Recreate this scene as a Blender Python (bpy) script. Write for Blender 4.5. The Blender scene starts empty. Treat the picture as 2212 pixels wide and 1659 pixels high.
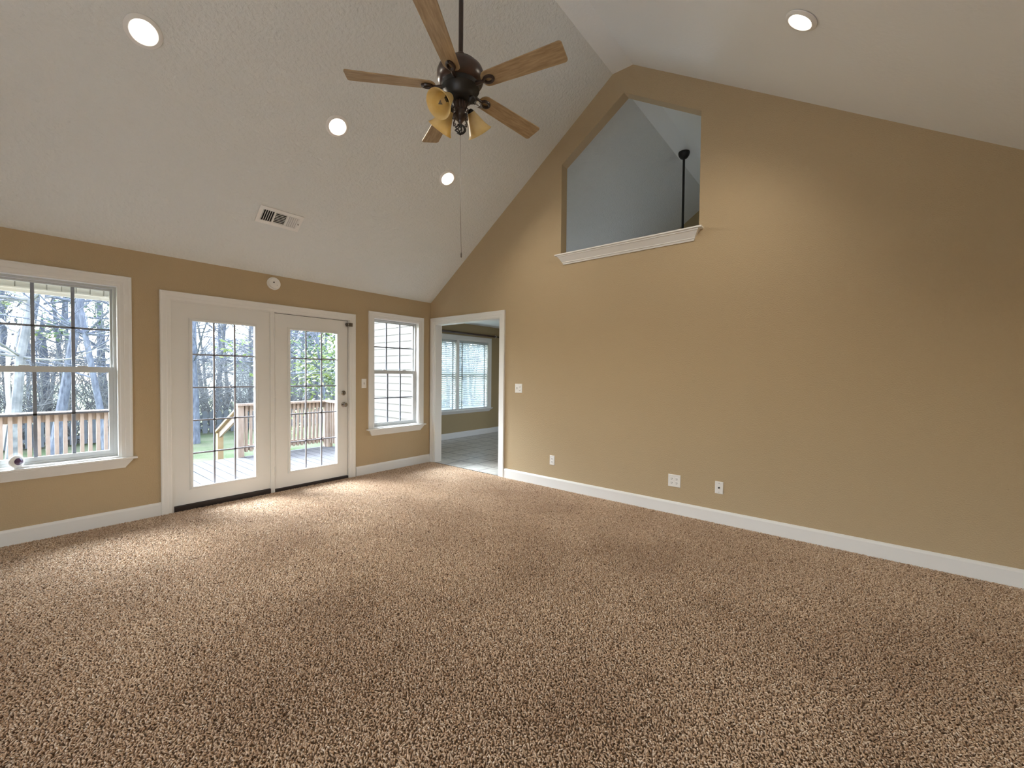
import bpy, bmesh, math, random
from mathutils import Vector, Matrix
from mathutils.geometry import tessellate_polygon

scene = bpy.context.scene
COL = scene.collection
RAD = math.radians

# ------------------------------------------------------------------ camera
FW, FH = 2212, 1659
F_PX = 899.83
CAM = Vector((-4.19877, -5.03119, 1.35801))
YAW, PITCH, ROLL = RAD(39.0757), RAD(-1.32266), RAD(0.56716)
d = Vector((math.cos(YAW) * math.cos(PITCH), math.sin(YAW) * math.cos(PITCH), math.sin(PITCH)))
r = Vector((math.sin(YAW), -math.cos(YAW), 0.0))
u = r.cross(d)
r2 = r * math.cos(ROLL) + u * math.sin(ROLL)
u2 = u * math.cos(ROLL) - r * math.sin(ROLL)
cam_data = bpy.data.cameras.new('camera')
cam_data.sensor_fit = 'HORIZONTAL'
cam_data.sensor_width = 36.0
cam_data.lens = 36.0 * F_PX / FW
cam_data.clip_start = 0.05
cam_data.clip_end = 400
cam = bpy.data.objects.new('camera', cam_data)
COL.objects.link(cam)
m = Matrix.Identity(4)
for i in range(3):
    m[i][0], m[i][1], m[i][2], m[i][3] = r2[i], u2[i], -d[i], CAM[i]
cam.matrix_world = m
scene.camera = cam

# ------------------------------------------------------------------ view, world, sun
scene.view_settings.view_transform = 'Standard'
scene.view_settings.look = 'None'
scene.view_settings.exposure = 1.22
scene.view_settings.gamma = 1.0
scene.view_settings.use_curve_mapping = False
scene.cycles.max_bounces = 8
scene.cycles.diffuse_bounces = 5
scene.cycles.glossy_bounces = 3
scene.cycles.transmission_bounces = 4
scene.cycles.transparent_max_bounces = 12
scene.cycles.sample_clamp_indirect = 6.0
scene.cycles.caustics_reflective = False
scene.cycles.caustics_refractive = False
scene.cycles.use_denoising = True

SKY_STRENGTH = 0.62
SUN_STRENGTH = 9.0
SKY_OVERHEAD = 1.7
CAN_POWER = 21.0
world = bpy.data.worlds.new('sky')
scene.world = world
world.use_nodes = True
wn = world.node_tree.nodes
wl = world.node_tree.links
wn.clear()
sky = wn.new('ShaderNodeTexSky')
sky.sky_type = 'NISHITA'
sky.sun_disc = False
sky.sun_elevation = RAD(42)
sky.sun_rotation = RAD(-32)
sky.air_density = 1.0
sky.dust_density = 1.6
bg = wn.new('ShaderNodeBackground')
bg.inputs['Strength'].default_value = SKY_STRENGTH
wo = wn.new('ShaderNodeOutputWorld')
# the sky is brighter overhead than low behind the woods
wtc = wn.new('ShaderNodeTexCoord')
wsx = wn.new('ShaderNodeSeparateXYZ')
wl.new(wtc.outputs['Generated'], wsx.inputs[0])
wmr = wn.new('ShaderNodeMapRange')
wmr.interpolation_type = 'SMOOTHSTEP'
wmr.inputs['From Min'].default_value = 0.10
wmr.inputs['From Max'].default_value = 0.42
wmr.inputs['To Min'].default_value = 1.0
wmr.inputs['To Max'].default_value = SKY_OVERHEAD
wl.new(wsx.outputs['Z'], wmr.inputs['Value'])
wvm = wn.new('ShaderNodeVectorMath')
wvm.operation = 'SCALE'
whs = wn.new('ShaderNodeHueSaturation')       # thin haze
whs.inputs['Saturation'].default_value = 0.55
wl.new(sky.outputs[0], whs.inputs['Color'])
wl.new(whs.outputs[0], wvm.inputs[0])
wl.new(wmr.outputs[0], wvm.inputs['Scale'])
wl.new(wvm.outputs[0], bg.inputs['Color'])
wl.new(bg.outputs[0], wo.inputs['Surface'])

sun_data = bpy.data.lights.new('sun', 'SUN')
sun_data.energy = SUN_STRENGTH
sun_data.angle = RAD(34.0)     # hazy sun filtered by the woods
sun_data.color = (0.78, 0.90, 1.0)
sun = bpy.data.objects.new('sun', sun_data)
COL.objects.link(sun)
sun.location = (-10, 18, 20)
sun.rotation_euler = Vector((0.22, -0.66, -0.72)).to_track_quat('-Z', 'Y').to_euler()


def portal(name, loc, direction, sx, sy):
    """daylight sampling aid at a window or an added wall opening"""
    a = bpy.data.lights.new(name, 'AREA')
    a.shape = 'RECTANGLE'
    a.size, a.size_y = sx, sy
    a.cycles.is_portal = True
    o = bpy.data.objects.new(name, a)
    COL.objects.link(o)
    o.location = loc
    o.rotation_euler = Vector(direction).to_track_quat('-Z', 'Z').to_euler()
    return o


portal('window_daylight', (-3.91, 0.2, 1.35), (0, -1, 0), 0.8, 1.55)
portal('door_daylight', (-2.25, 0.2, 1.0), (0, -1, 0), 1.75, 1.9)
portal('small_window_daylight', (-0.61, 0.2, 1.35), (0, -1, 0), 0.8, 1.55)
portal('dining_daylight', (1.94, 1.72, 1.33), (0, -1, 0), 1.95, 1.5)
portal('west_daylight', (-7.8, -4.7, 1.1), (1, 0, 0), 3.1, 2.2)  # at the unseen west opening added to light the room
portal('east_daylight', (4.3, -1.6, 1.1), (-1, 0, 0), 1.7, 2.1)  # at the unseen east opening added to light the dining room


# ------------------------------------------------------------------ materials
def srgb(r_, g_, b_):
    f = lambda c: (c / 255) / 12.92 if c / 255 <= 0.04045 else ((c / 255 + 0.055) / 1.055) ** 2.4
    return (f(r_), f(g_), f(b_), 1.0)


def mat(name, col, rough=0.5, metal=0.0, spec=0.5, bump=0.0, bscale=200.0, bdetail=2.0, var=0.0, vscale=5.0,
        col2=None, stretch=None, bdist=0.002, trans=0.0):
    M = bpy.data.materials.new(name)
    M.use_nodes = True
    n, l = M.node_tree.nodes, M.node_tree.links
    p = n['Principled BSDF']
    p.inputs['Base Color'].default_value = col
    p.inputs['Roughness'].default_value = rough
    p.inputs['Metallic'].default_value = metal
    p.inputs['Specular IOR Level'].default_value = spec
    tc = n.new('ShaderNodeTexCoord')
    src = tc.outputs['Object']
    if stretch:
        mp = n.new('ShaderNodeMapping')
        mp.inputs['Scale'].default_value = stretch
        l.new(src, mp.inputs['Vector'])
        src = mp.outputs[0]
    if var or col2:
        nz = n.new('ShaderNodeTexNoise')
        nz.inputs['Scale'].default_value = vscale
        nz.inputs['Detail'].default_value = 4
        l.new(src, nz.inputs['Vector'])
        rp = n.new('ShaderNodeValToRGB')
        rp.color_ramp.elements[0].position = 0.3
        rp.color_ramp.elements[1].position = 0.7
        c2 = col2 or tuple(min(1, c * (1 + var)) for c in col[:3]) + (1,)
        c1 = col if col2 else tuple(c * (1 - var) for c in col[:3]) + (1,)
        rp.color_ramp.elements[0].color = c1
        rp.color_ramp.elements[1].color = c2
        l.new(nz.outputs[0], rp.inputs[0])
        l.new(rp.outputs[0], p.inputs['Base Color'])
    if bump:
        bz = n.new('ShaderNodeTexNoise')
        bz.inputs['Scale'].default_value = bscale
        bz.inputs['Detail'].default_value = bdetail
        l.new(src, bz.inputs['Vector'])
        bp = n.new('ShaderNodeBump')
        bp.inputs['Strength'].default_value = bump
        bp.inputs['Distance'].default_value = bdist
        l.new(bz.outputs[0], bp.inputs['Height'])
        l.new(bp.outputs[0], p.inputs['Normal'])
    return M


M = {}
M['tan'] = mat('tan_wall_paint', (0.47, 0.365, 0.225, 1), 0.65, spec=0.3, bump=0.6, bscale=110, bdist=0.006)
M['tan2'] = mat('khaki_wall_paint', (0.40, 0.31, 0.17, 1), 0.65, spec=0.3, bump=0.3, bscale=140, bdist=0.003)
M['ceil'] = mat('ceiling_texture_paint_dim', (0.74, 0.76, 0.745, 1), 0.8, spec=0.2, bump=0.9, bscale=36, bdetail=4, bdist=0.011)  # same ceiling paint, toned down for the less lit north slope
M['ceil_smooth_lit'] = mat('smooth_ceiling_paint_lit', (0.84, 0.855, 0.845, 1), 0.7, spec=0.2, bump=0.3, bscale=36, bdetail=3, bdist=0.005)  # same ceiling paint, lightened for the light falling on the south slope
M['trim'] = mat('white_trim_paint', (0.78, 0.775, 0.75, 1), 0.35, spec=0.4)
M['door'] = mat('white_door_paint', (0.74, 0.735, 0.71, 1), 0.42, spec=0.4, bump=0.08, bscale=60)
M['vinyl'] = mat('white_vinyl', (0.56, 0.58, 0.58, 1), 0.4)
M['muntin'] = mat('grey_muntin', (0.30, 0.31, 0.36, 1), 0.5)
M['plate'] = mat('white_plastic', (0.82, 0.81, 0.78, 1), 0.3)
M['slot'] = mat('dark_slot', (0.02, 0.02, 0.02, 1), 0.6)
M['chrome'] = mat('satin_nickel', (0.34, 0.32, 0.30, 1), 0.25, metal=1.0)
M['steel'] = mat('dark_steel', (0.18, 0.16, 0.14, 1), 0.35, metal=1.0)
M['threshold'] = mat('bronze_threshold', (0.02, 0.012, 0.01, 1), 0.5)
M['bronze'] = mat('oil_rubbed_bronze', (0.028, 0.014, 0.010, 1), 0.32, spec=0.6, var=0.4, vscale=20)
M['bronze_rib'] = mat('brushed_brown_bronze', (0.045, 0.022, 0.015, 1), 0.3, spec=0.6, var=0.3, vscale=14)
M['black'] = mat('black_metal', (0.010, 0.009, 0.008, 1), 0.45)
M['blade'] = mat('oak_blade_veneer', (0.29, 0.19, 0.09, 1), 0.5, col2=(0.47, 0.34, 0.19, 1), vscale=9, stretch=(1.2, 9, 9))
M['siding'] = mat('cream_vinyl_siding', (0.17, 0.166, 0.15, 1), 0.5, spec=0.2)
M['deckwood'] = mat('weathered_deck_wood', (0.09, 0.09, 0.095, 1), 0.8, spec=0.2, col2=(0.14, 0.14, 0.145, 1), vscale=3, stretch=(12, 1, 1))
M['cedar'] = mat('cedar_rail_wood', (0.29, 0.215, 0.17, 1), 0.7, col2=(0.43, 0.345, 0.285, 1), vscale=5, stretch=(6, 6, 1))
M['pine'] = mat('new_pine_wood', (0.36, 0.26, 0.14, 1), 0.65, col2=(0.45, 0.35, 0.21, 1), vscale=5)
M['fence'] = mat('weathered_picket', (0.10, 0.11, 0.125, 1), 0.8, var=0.2, vscale=4)
M['bark'] = mat('grey_bark', (0.075, 0.085, 0.115, 1), 0.9, col2=(0.19, 0.21, 0.26, 1), vscale=6, stretch=(3, 3, 1), bump=0.5, bscale=14, bdist=0.02)
M['bark2'] = mat('pale_bark', (0.14, 0.145, 0.155, 1), 0.9, col2=(0.30, 0.30, 0.30, 1), vscale=6, bump=0.4, bscale=14, bdist=0.02)
M['vine'] = mat('pale_vine', (0.62, 0.58, 0.50, 1), 0.8)
M['leaf'] = mat('spring_leaf', (0.06, 0.12, 0.02, 1), 0.5, col2=(0.18, 0.22, 0.035, 1), vscale=1.2)
M['leaf2'] = mat('green_leaf', (0.035, 0.085, 0.028, 1), 0.5, col2=(0.08, 0.15, 0.05, 1), vscale=1.5)
M['lawn'] = mat('lawn_grass', (0.075, 0.12, 0.04, 1), 0.9, col2=(0.17, 0.18, 0.11, 1), vscale=1.3, bump=0.8, bscale=30, bdist=0.05)
M['concrete'] = mat('reflector_concrete', (0.40, 0.40, 0.39, 1), 0.9, var=0.08, vscale=2)  # surface of the slabs added to bounce light indoors
M['soffit'] = mat('white_soffit_board', (0.82, 0.84, 0.83, 1), 0.5)
M['roof'] = mat('grey_roof_shingle', (0.2, 0.2, 0.21, 1), 0.9, var=0.2, vscale=6)
M['housewall'] = mat('pale_house_wall', (0.78, 0.78, 0.76, 1), 0.7)
M['darkglass'] = mat('dark_house_glass', (0.05, 0.06, 0.07, 1), 0.1)
M['blind'] = mat('white_blind_slat', (0.50, 0.55, 0.56, 1), 0.45)
M['rodwood'] = mat('dark_brown_rod', (0.05, 0.022, 0.014, 1), 0.35)
M['purple'] = mat('purple_glass', (0.07, 0.03, 0.09, 1), 0.08, spec=0.8)
M['backer'] = mat('carpet_backing', (0.20, 0.14, 0.09, 1), 0.95)
M['gap_shade'] = mat('painted_gap_shade', (0.012, 0.011, 0.010, 1), 0.8)  # near-black colour standing in for shade in door gaps and duct


def glass_mat():
    G = bpy.data.materials.new('window_glass')
    G.use_nodes = True
    n, l = G.node_tree.nodes, G.node_tree.links
    n.clear()
    t = n.new('ShaderNodeBsdfTransparent')
    t.inputs[0].default_value = (0.96, 0.985, 1.0, 1)
    g = n.new('ShaderNodeBsdfGlossy')
    g.inputs['Roughness'].default_value = 0.02
    lw = n.new('ShaderNodeLayerWeight')
    lw.inputs[0].default_value = 0.5
    pw = n.new('ShaderNodeMath')
    pw.operation = 'POWER'
    pw.inputs[1].default_value = 5.0
    l.new(lw.outputs['Facing'], pw.inputs[0])
    fr = n.new('ShaderNodeMath')
    fr.operation = 'MULTIPLY_ADD'
    fr.inputs[1].default_value = 0.6
    fr.inputs[2].default_value = 0.03
    l.new(pw.outputs[0], fr.inputs[0])
    mx = n.new('ShaderNodeMixShader')
    o = n.new('ShaderNodeOutputMaterial')
    l.new(fr.outputs[0], mx.inputs[0])
    l.new(t.outputs[0], mx.inputs[1])
    l.new(g.outputs[0], mx.inputs[2])
    l.new(mx.outputs[0], o.inputs['Surface'])
    return G


M['glass'] = glass_mat()


def emit_mat(name, col, s):
    G = mat(name, (0.9, 0.88, 0.82, 1), 0.4)
    p = G.node_tree.nodes['Principled BSDF']
    p.inputs['Emission Color'].default_value = col
    p.inputs['Emission Strength'].default_value = s
    return G


M['lamp'] = emit_mat('recessed_bulb', (1.0, 0.93, 0.80, 1), 9.0)


def shade_mat():
    G = mat('amber_scavo_glass', (0.80, 0.63, 0.28, 1), 0.35, col2=(0.90, 0.76, 0.44, 1), vscale=16)
    n, l = G.node_tree.nodes, G.node_tree.links
    p = n['Principled BSDF']
    rp = [q for q in n if q.type == 'VALTORGB'][0]
    tr = n.new('ShaderNodeBsdfTranslucent')
    l.new(rp.outputs[0], tr.inputs['Color'])
    mx = n.new('ShaderNodeMixShader')
    mx.inputs[0].default_value = 0.45
    o = [q for q in n if q.type == 'OUTPUT_MATERIAL'][0]
    l.new(p.outputs[0], mx.inputs[1])
    l.new(tr.outputs[0], mx.inputs[2])
    l.new(mx.outputs[0], o.inputs['Surface'])
    return G


M['shade'] = shade_mat()


def bulb_mat():
    G = bpy.data.materials.new('clear_bulb_glass')
    G.use_nodes = True
    p = G.node_tree.nodes['Principled BSDF']
    p.inputs['Base Color'].default_value = (0.95, 0.93, 0.9, 1)
    p.inputs['Roughness'].default_value = 0.03
    p.inputs['Transmission Weight'].default_value = 0.85
    p.inputs['IOR'].default_value = 1.2
    return G


M['bulb'] = bulb_mat()


def tile_mat():
    G = mat('ceramic_floor_tile', (0.55, 0.53, 0.49, 1), 0.28)
    n, l = G.node_tree.nodes, G.node_tree.links
    p = n['Principled BSDF']
    tc = [q for q in n if q.type == 'TEX_COORD'][0]
    bt = n.new('ShaderNodeTexBrick')
    bt.offset = 0.0
    bt.inputs['Scale'].default_value = 1.0
    bt.inputs['Brick Width'].default_value = 0.335
    bt.inputs['Row Height'].default_value = 0.335
    bt.inputs['Mortar Size'].default_value = 0.008
    bt.inputs['Color1'].default_value = (0.60, 0.58, 0.53, 1)
    bt.inputs['Color2'].default_value = (0.54, 0.52, 0.48, 1)
    bt.inputs['Mortar'].default_value = (0.10, 0.09, 0.08, 1)
    l.new(tc.outputs['Object'], bt.inputs['Vector'])
    nz = n.new('ShaderNodeTexNoise')
    nz.inputs['Scale'].default_value = 14
    nz.inputs['Detail'].default_value = 5
    l.new(tc.outputs['Object'], nz.inputs['Vector'])
    mx = n.new('ShaderNodeMixRGB')
    mx.blend_type = 'MULTIPLY'
    mx.inputs[0].default_value = 0.5
    rp = n.new('ShaderNodeValToRGB')
    rp.color_ramp.elements[0].position = 0.35
    rp.color_ramp.elements[0].color = (0.62, 0.60, 0.56, 1)
    rp.color_ramp.elements[1].position = 0.6
    rp.color_ramp.elements[1].color = (1, 1, 1, 1)
    l.new(nz.outputs[0], rp.inputs[0])
    l.new(bt.outputs['Color'], mx.inputs[1])
    l.new(rp.outputs[0], mx.inputs[2])
    l.new(mx.outputs[0], p.inputs['Base Color'])
    return G


M['tile'] = tile_mat()


def carpet_mat():
    G = bpy.data.materials.new('frieze_carpet_yarn')
    G.use_nodes = True
    n, l = G.node_tree.nodes, G.node_tree.links
    p = n['Principled BSDF']
    p.inputs['Roughness'].default_value = 0.85
    p.inputs['Specular IOR Level'].default_value = 0.15
    p.inputs['Sheen Weight'].default_value = 0.3
    p.inputs['Sheen Roughness'].default_value = 0.45
    at = n.new('ShaderNodeAttribute')
    at.attribute_name = 'tint_shade'
    rp = n.new('ShaderNodeValToRGB')
    e = rp.color_ramp.elements
    e[0].position = 0.0
    e[0].color = (0.19, 0.105, 0.055, 1)
    e[1].position = 1.0
    e[1].color = (0.91, 0.77, 0.61, 1)
    x = rp.color_ramp.elements.new(0.35)
    x.color = (0.56, 0.385, 0.245, 1)
    x = rp.color_ramp.elements.new(0.75)
    x.color = (0.80, 0.61, 0.435, 1)
    l.new(at.outputs['Fac'], rp.inputs[0])
    # shading of brushed, trodden pile painted in as darker colour patches
    ge = n.new('ShaderNodeNewGeometry')
    nz = n.new('ShaderNodeTexNoise')
    nz.inputs['Scale'].default_value = 1.1
    nz.inputs['Detail'].default_value = 3
    l.new(ge.outputs['Position'], nz.inputs['Vector'])
    r3 = n.new('ShaderNodeValToRGB')
    r3.color_ramp.elements[0].position = 0.3
    r3.color_ramp.elements[0].color = (0.74, 0.69, 0.65, 1)
    r3.color_ramp.elements[1].position = 0.62
    r3.color_ramp.elements[1].color = (1, 1, 1, 1)
    l.new(nz.outputs[0], r3.inputs[0])
    mx = n.new('ShaderNodeMixRGB')
    mx.blend_type = 'MULTIPLY'
    mx.inputs[0].default_value = 1.0
    l.new(rp.outputs[0], mx.inputs[1])
    l.new(r3.outputs[0], mx.inputs[2])
    l.new(mx.outputs[0], p.inputs['Base Color'])
    return G


M['carpet'] = carpet_mat()


# ------------------------------------------------------------------ helpers
def tag(o, label=None, cat=None, group=None, kind=None):
    if label:
        o['label'] = label
    if cat:
        o['category'] = cat
    if group:
        o['group'] = group
    if kind:
        o['kind'] = kind
    return o


def empty(name, loc=(0, 0, 0), rz=0.0):
    o = bpy.data.objects.new(name, None)
    o.empty_display_size = 0.1
    COL.objects.link(o)
    o.location = loc
    o.rotation_euler = (0, 0, rz)
    return o


class MB:
    """collects faces for one mesh"""

    def __init__(self):
        self.v, self.f, self.smooth = [], [], []

    def add(self, vs, fs, smooth=False):
        b = len(self.v)
        self.v += [tuple(x) for x in vs]
        self.f += [tuple(b + i for i in q) for q in fs]
        self.smooth += [smooth] * len(fs)
        return self

    def box(self, x0, x1, y0, y1, z0, z1):
        vs = [(x, y, z) for x in (x0, x1) for y in (y0, y1) for z in (z0, z1)]
        return self.add(vs, [(0, 1, 3, 2), (4, 6, 7, 5), (0, 4, 5, 1), (2, 3, 7, 6), (0, 2, 6, 4), (1, 5, 7, 3)])

    def prism(self, poly, fn, h0, h1):
        """poly: list of (a,b); fn(a,b,h) -> xyz; caps tessellated as ngons"""
        n = len(poly)
        vs = [fn(a, b, h0) for a, b in poly] + [fn(a, b, h1) for a, b in poly]
        fs = [tuple(range(n))[::-1], tuple(range(n, 2 * n))]
        fs += [(i, (i + 1) % n, n + (i + 1) % n, n + i) for i in range(n)]
        return self.add(vs, fs)

    def tube(self, pts, rad, seg=8, caps=True):
        pts = [Vector(p) for p in pts]
        n = len(pts)
        rads = rad if isinstance(rad, (list, tuple)) else [rad] * n
        vs, fs = [], []
        t0 = (pts[1] - pts[0]).normalized()
        ref = Vector((0, 0, 1)) if abs(t0.z) < 0.9 else Vector((1, 0, 0))
        a = t0.cross(ref).normalized()
        for i, p in enumerate(pts):
            t = (pts[min(i + 1, n - 1)] - pts[max(i - 1, 0)])
            if t.length < 1e-9:
                t = t0
            t = t.normalized()
            a = (a - t * a.dot(t))
            if a.length < 1e-6:
                a = t.orthogonal()
            a.normalize()
            b = t.cross(a)
            for k in range(seg):
                w = 2 * math.pi * k / seg
                vs.append(p + (a * math.cos(w) + b * math.sin(w)) * rads[i])
        for i in range(n - 1):
            for k in range(seg):
                k2 = (k + 1) % seg
                fs.append((i * seg + k, i * seg + k2, (i + 1) * seg + k2, (i + 1) * seg + k))
        if caps:
            fs.append(tuple(range(seg))[::-1])
            fs.append(tuple(range((n - 1) * seg, n * seg)))
        return self.add(vs, fs, True)

    def lathe(self, prof, origin=(0, 0, 0), axis=(0, 0, 1), seg=32, cap0=True, cap1=True):
        """prof: list of (radius, height along axis)"""
        ax = Vector(axis).normalized()
        a = ax.orthogonal().normalized()
        b = ax.cross(a)
        o = Vector(origin)
        vs, fs = [], []
        for (q, h) in prof:
            for k in range(seg):
                w = 2 * math.pi * k / seg
                vs.append(o + ax * h + (a * math.cos(w) + b * math.sin(w)) * q)
        for i in range(len(prof) - 1):
            for k in range(seg):
                k2 = (k + 1) % seg
                fs.append((i * seg + k, i * seg + k2, (i + 1) * seg + k2, (i + 1) * seg + k))
        if cap0:
            fs.append(tuple(range(seg))[::-1])
        if cap1:
            fs.append(tuple(range((len(prof) - 1) * seg, len(prof) * seg)))
        return self.add(vs, fs, True)

    def build(self, name, material, parent=None, bevel=0.0, loc=None, sharp=35, merge=False):
        me = bpy.data.meshes.new(name)
        me.from_pydata(self.v, [], self.f)
        me.polygons.foreach_set('use_smooth', self.smooth)
        bm = bmesh.new()
        bm.from_mesh(me)
        if merge:
            bmesh.ops.remove_doubles(bm, verts=bm.verts, dist=1e-5)
        bmesh.ops.recalc_face_normals(bm, faces=bm.faces)
        for e in bm.edges:
            if len(e.link_faces) == 2 and e.calc_face_angle(0) > RAD(sharp):
                e.smooth = False
        bm.to_mesh(me)
        bm.free()
        me.materials.append(material)
        o = bpy.data.objects.new(name, me)
        COL.objects.link(o)
        if parent:
            o.parent = parent
        if loc:
            o.location = loc
        if bevel:
            b = o.modifiers.new('bevel', 'BEVEL')
            b.width = bevel
            b.segments = 2
            b.limit_method = 'ANGLE'
            b.angle_limit = RAD(40)
        return o


def holed_slab(mb, u0, u1, v0, v1, h0, h1, holes, fn):
    """rectangular slab with rectangular holes; fn(u,v,h)->xyz"""
    us = sorted({u0, u1} | {x for h in holes for x in h[:2] if u0 < x < u1})
    vs = sorted({v0, v1} | {x for h in holes for x in h[2:] if v0 < x < v1})

    def solid(i, j):
        if i < 0 or j < 0 or i >= len(us) - 1 or j >= len(vs) - 1:
            return False
        cu, cv = (us[i] + us[i + 1]) / 2, (vs[j] + vs[j + 1]) / 2
        return not any(a < cu < b and c < cv < e for a, b, c, e in holes)

    for i in range(len(us) - 1):
        for j in range(len(vs) - 1):
            if not solid(i, j):
                continue
            a, b, c, e = us[i], us[i + 1], vs[j], vs[j + 1]
            for h in (h0, h1):
                mb.add([fn(a, c, h), fn(b, c, h), fn(b, e, h), fn(a, e, h)], [(0, 1, 2, 3)])
            if not solid(i - 1, j):
                mb.add([fn(a, c, h0), fn(a, e, h0), fn(a, e, h1), fn(a, c, h1)], [(0, 1, 2, 3)])
            if not solid(i + 1, j):
                mb.add([fn(b, c, h0), fn(b, e, h0), fn(b, e, h1), fn(b, c, h1)], [(0, 1, 2, 3)])
            if not solid(i, j - 1):
                mb.add([fn(a, c, h0), fn(b, c, h0), fn(b, c, h1), fn(a, c, h1)], [(0, 1, 2, 3)])
            if not solid(i, j + 1):
                mb.add([fn(a, e, h0), fn(b, e, h0), fn(b, e, h1), fn(a, e, h1)], [(0, 1, 2, 3)])
    return mb


def casing(mb, u0, u1, v0, v1, prof, fn, closed=False):
    """mitred moulding round an opening; prof: (offset outward, height). open at v0 unless closed"""
    def corner(o):
        if closed:
            return [(u0 - o, v0 - o), (u0 - o, v1 + o), (u1 + o, v1 + o), (u1 + o, v0 - o)]
        return [(u0 - o, v0), (u0 - o, v1 + o), (u1 + o, v1 + o), (u1 + o, v0)]
    n = len(prof)
    rings = []
    for k in range(4):
        rings.append([fn(*corner(o)[k], h) for o, h in prof])
    vs = [p for rg in rings for p in rg]
    fs = []
    segs = [(0, 1), (1, 2), (2, 3)] + ([(3, 0)] if closed else [])
    for a, b in segs:
        for i in range(n):
            j = (i + 1) % n
            fs.append((a * n + i, a * n + j, b * n + j, b * n + i))
    if not closed:
        fs.append(tuple(range(n)))
        fs.append(tuple(range(3 * n, 4 * n))[::-1])
    mb.add(vs, fs)
    return mb


CAS = [(0, 0), (0, 0.011), (0.006, 0.014), (0.030, 0.014), (0.034, 0.017), (0.064, 0.019), (0.070, 0.022), (0.080, 0.022), (0.083, 0.018), (0.083, 0)]


def scaled(prof, w):
    k = w / prof[-1][0]
    return [(a * k, b) for a, b in prof]


fA = lambda a, b, h: (a, -h, b)        # on the back wall, h into the room
fB = lambda a, b, h: (-h, a, b)        # on the gable wall, a = y
fD = lambda yy: (lambda a, b, h: (a, yy - h, b))


def copy_tree(o, parent=None):
    c = o.copy()
    COL.objects.link(c)
    if parent:
        c.parent = parent
    for ch in list(o.children):
        copy_tree(ch, c)
    return c


# ------------------------------------------------------------------ room shell
H = 2.44
LS = 2.155 / 2.976
RS = 0.66
RY0, RY1, RZ = -2.976, -3.202, 4.595
YS = -6.48
XW = -7.56
XE = 4.07
YD = 1.4385
W1 = (-4.297, -3.525, 0.585, 2.108)
W2 = (-0.995, -0.222, 0.600, 2.114)
DO = (-3.165, -1.345, -0.2, 2.034)
S = 'structure'

mb = MB()
holed_slab(mb, XW - 0.12, 0.0, -0.2, H + 0.02, 0.0, -0.12, [W1, W2, DO], fA)
tag(mb.build('wall_north', M['tan'], merge=True), 'tan painted wall with french doors and two windows', 'wall', kind=S)

# gable wall with doorway notch and house-shaped opening
outer = [(0.12, -0.2), (-0.106, -0.2), (-0.106, 2.11), (-1.411, 2.11), (-1.411, -0.2), (YS, -0.2), (YS, H), (RY1, RZ), (RY0, RZ), (0.12, H)]
outer = [(0.0, -0.2)] + outer[1:-1] + [(0.0, H)]
OPEN = [(-2.344, 2.745), (-2.344, 3.824), (-3.108, 4.347), (-3.886, 3.857), (-3.886, 2.745)]


def gable(mb, loops, x0, x1):
    polys = [[Vector((a, b, 0)) for a, b in lp] for lp in loops]
    flat = [p for lp in loops for p in lp]
    tris = tessellate_polygon(polys)
    for x in (x0, x1):
        mb.add([(x, a, b) for a, b in flat], [tuple(t) for t in tris])
    for lp in loops:
        n = len(lp)
        for i in range(n):
            (a, b), (c, e) = lp[i], lp[(i + 1) % n]
            mb.add([(x0, a, b), (x0, c, e), (x1, c, e), (x1, a, b)], [(0, 1, 2, 3)])
    return mb


gb = gable(MB(), [outer, OPEN], 0.0, 0.12)
tag(gb.build('wall_east', M['tan'], merge=True), 'tall tan gable wall with doorway and house-shaped opening', 'wall', kind=S)

mb = MB()
holed_slab(mb, XW - 0.12, XE + 0.12, -0.2, H + 0.02, YS, YS - 0.14, [], lambda a, b, h: (a, h, b))
tag(mb.build('wall_south', M['tan'], merge=True), 'tan wall facing the french doors', 'wall', kind=S)

gout = [(0.0, -0.2), (0.0, H), (RY0, RZ), (RY1, RZ), (YS, H), (YS, -0.2)]
ADDED_OPENING_W = [(-6.2, 0.05), (-3.2, 0.05), (-3.2, 2.1), (-6.2, 2.1)]  # unseen opening added to let fill daylight into the room
gb = gable(MB(), [gout, ADDED_OPENING_W], XW, XW - 0.12)
tag(gb.build('wall_west', M['tan'], merge=True), 'tan gable wall opposite the house-shaped opening', 'wall', kind=S)


# ceilings (solid roof slabs)
def slab(mb, x0, x1, ya, za, yb, zb, t=0.16):
    fn = lambda a, b, h: (h, a, b)
    return mb.prism([(ya, za), (yb, zb), (yb, zb + t), (ya, za + t)], fn, x0, x1)


mb = MB()
slab(mb, XW - 0.12, 0.06, 0.0, H, RY0, RZ)
tag(mb.build('ceiling_slope_north', M['ceil']), 'textured white ceiling slope rising above the french doors', 'ceiling', kind=S)
mb = MB()
slab(mb, XW - 0.12, 0.06, RY0, RZ, RY1, RZ)
tag(mb.build('ceiling_ridge', M['ceil_smooth_lit']), 'narrow flat white ceiling strip along the ridge', 'ceiling', kind=S)
mb = MB()
slab(mb, XW - 0.12, 0.06, RY1, RZ, YS, H)
tag(mb.build('ceiling_slope_south', M['ceil_smooth_lit']), 'pale ceiling slope with a single lit downlight', 'ceiling', kind=S)
mb = MB()
slab(mb, 0.06, XE + 0.12, 0.0, H, RY0, RZ)
tag(mb.build('ceiling_dining_north', M['ceil']), 'shaded grey ceiling slope seen through the gable opening', 'ceiling', kind=S)
mb = MB()
slab(mb, 0.06, XE + 0.12, RY0, RZ, RY1, RZ)
tag(mb.build('ceiling_dining_ridge', M['ceil_smooth_lit']), 'flat ridge strip holding the black downrod', 'ceiling', kind=S)
mb = MB()
slab(mb, 0.06, XE + 0.12, RY1, RZ, YS, H)
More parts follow.
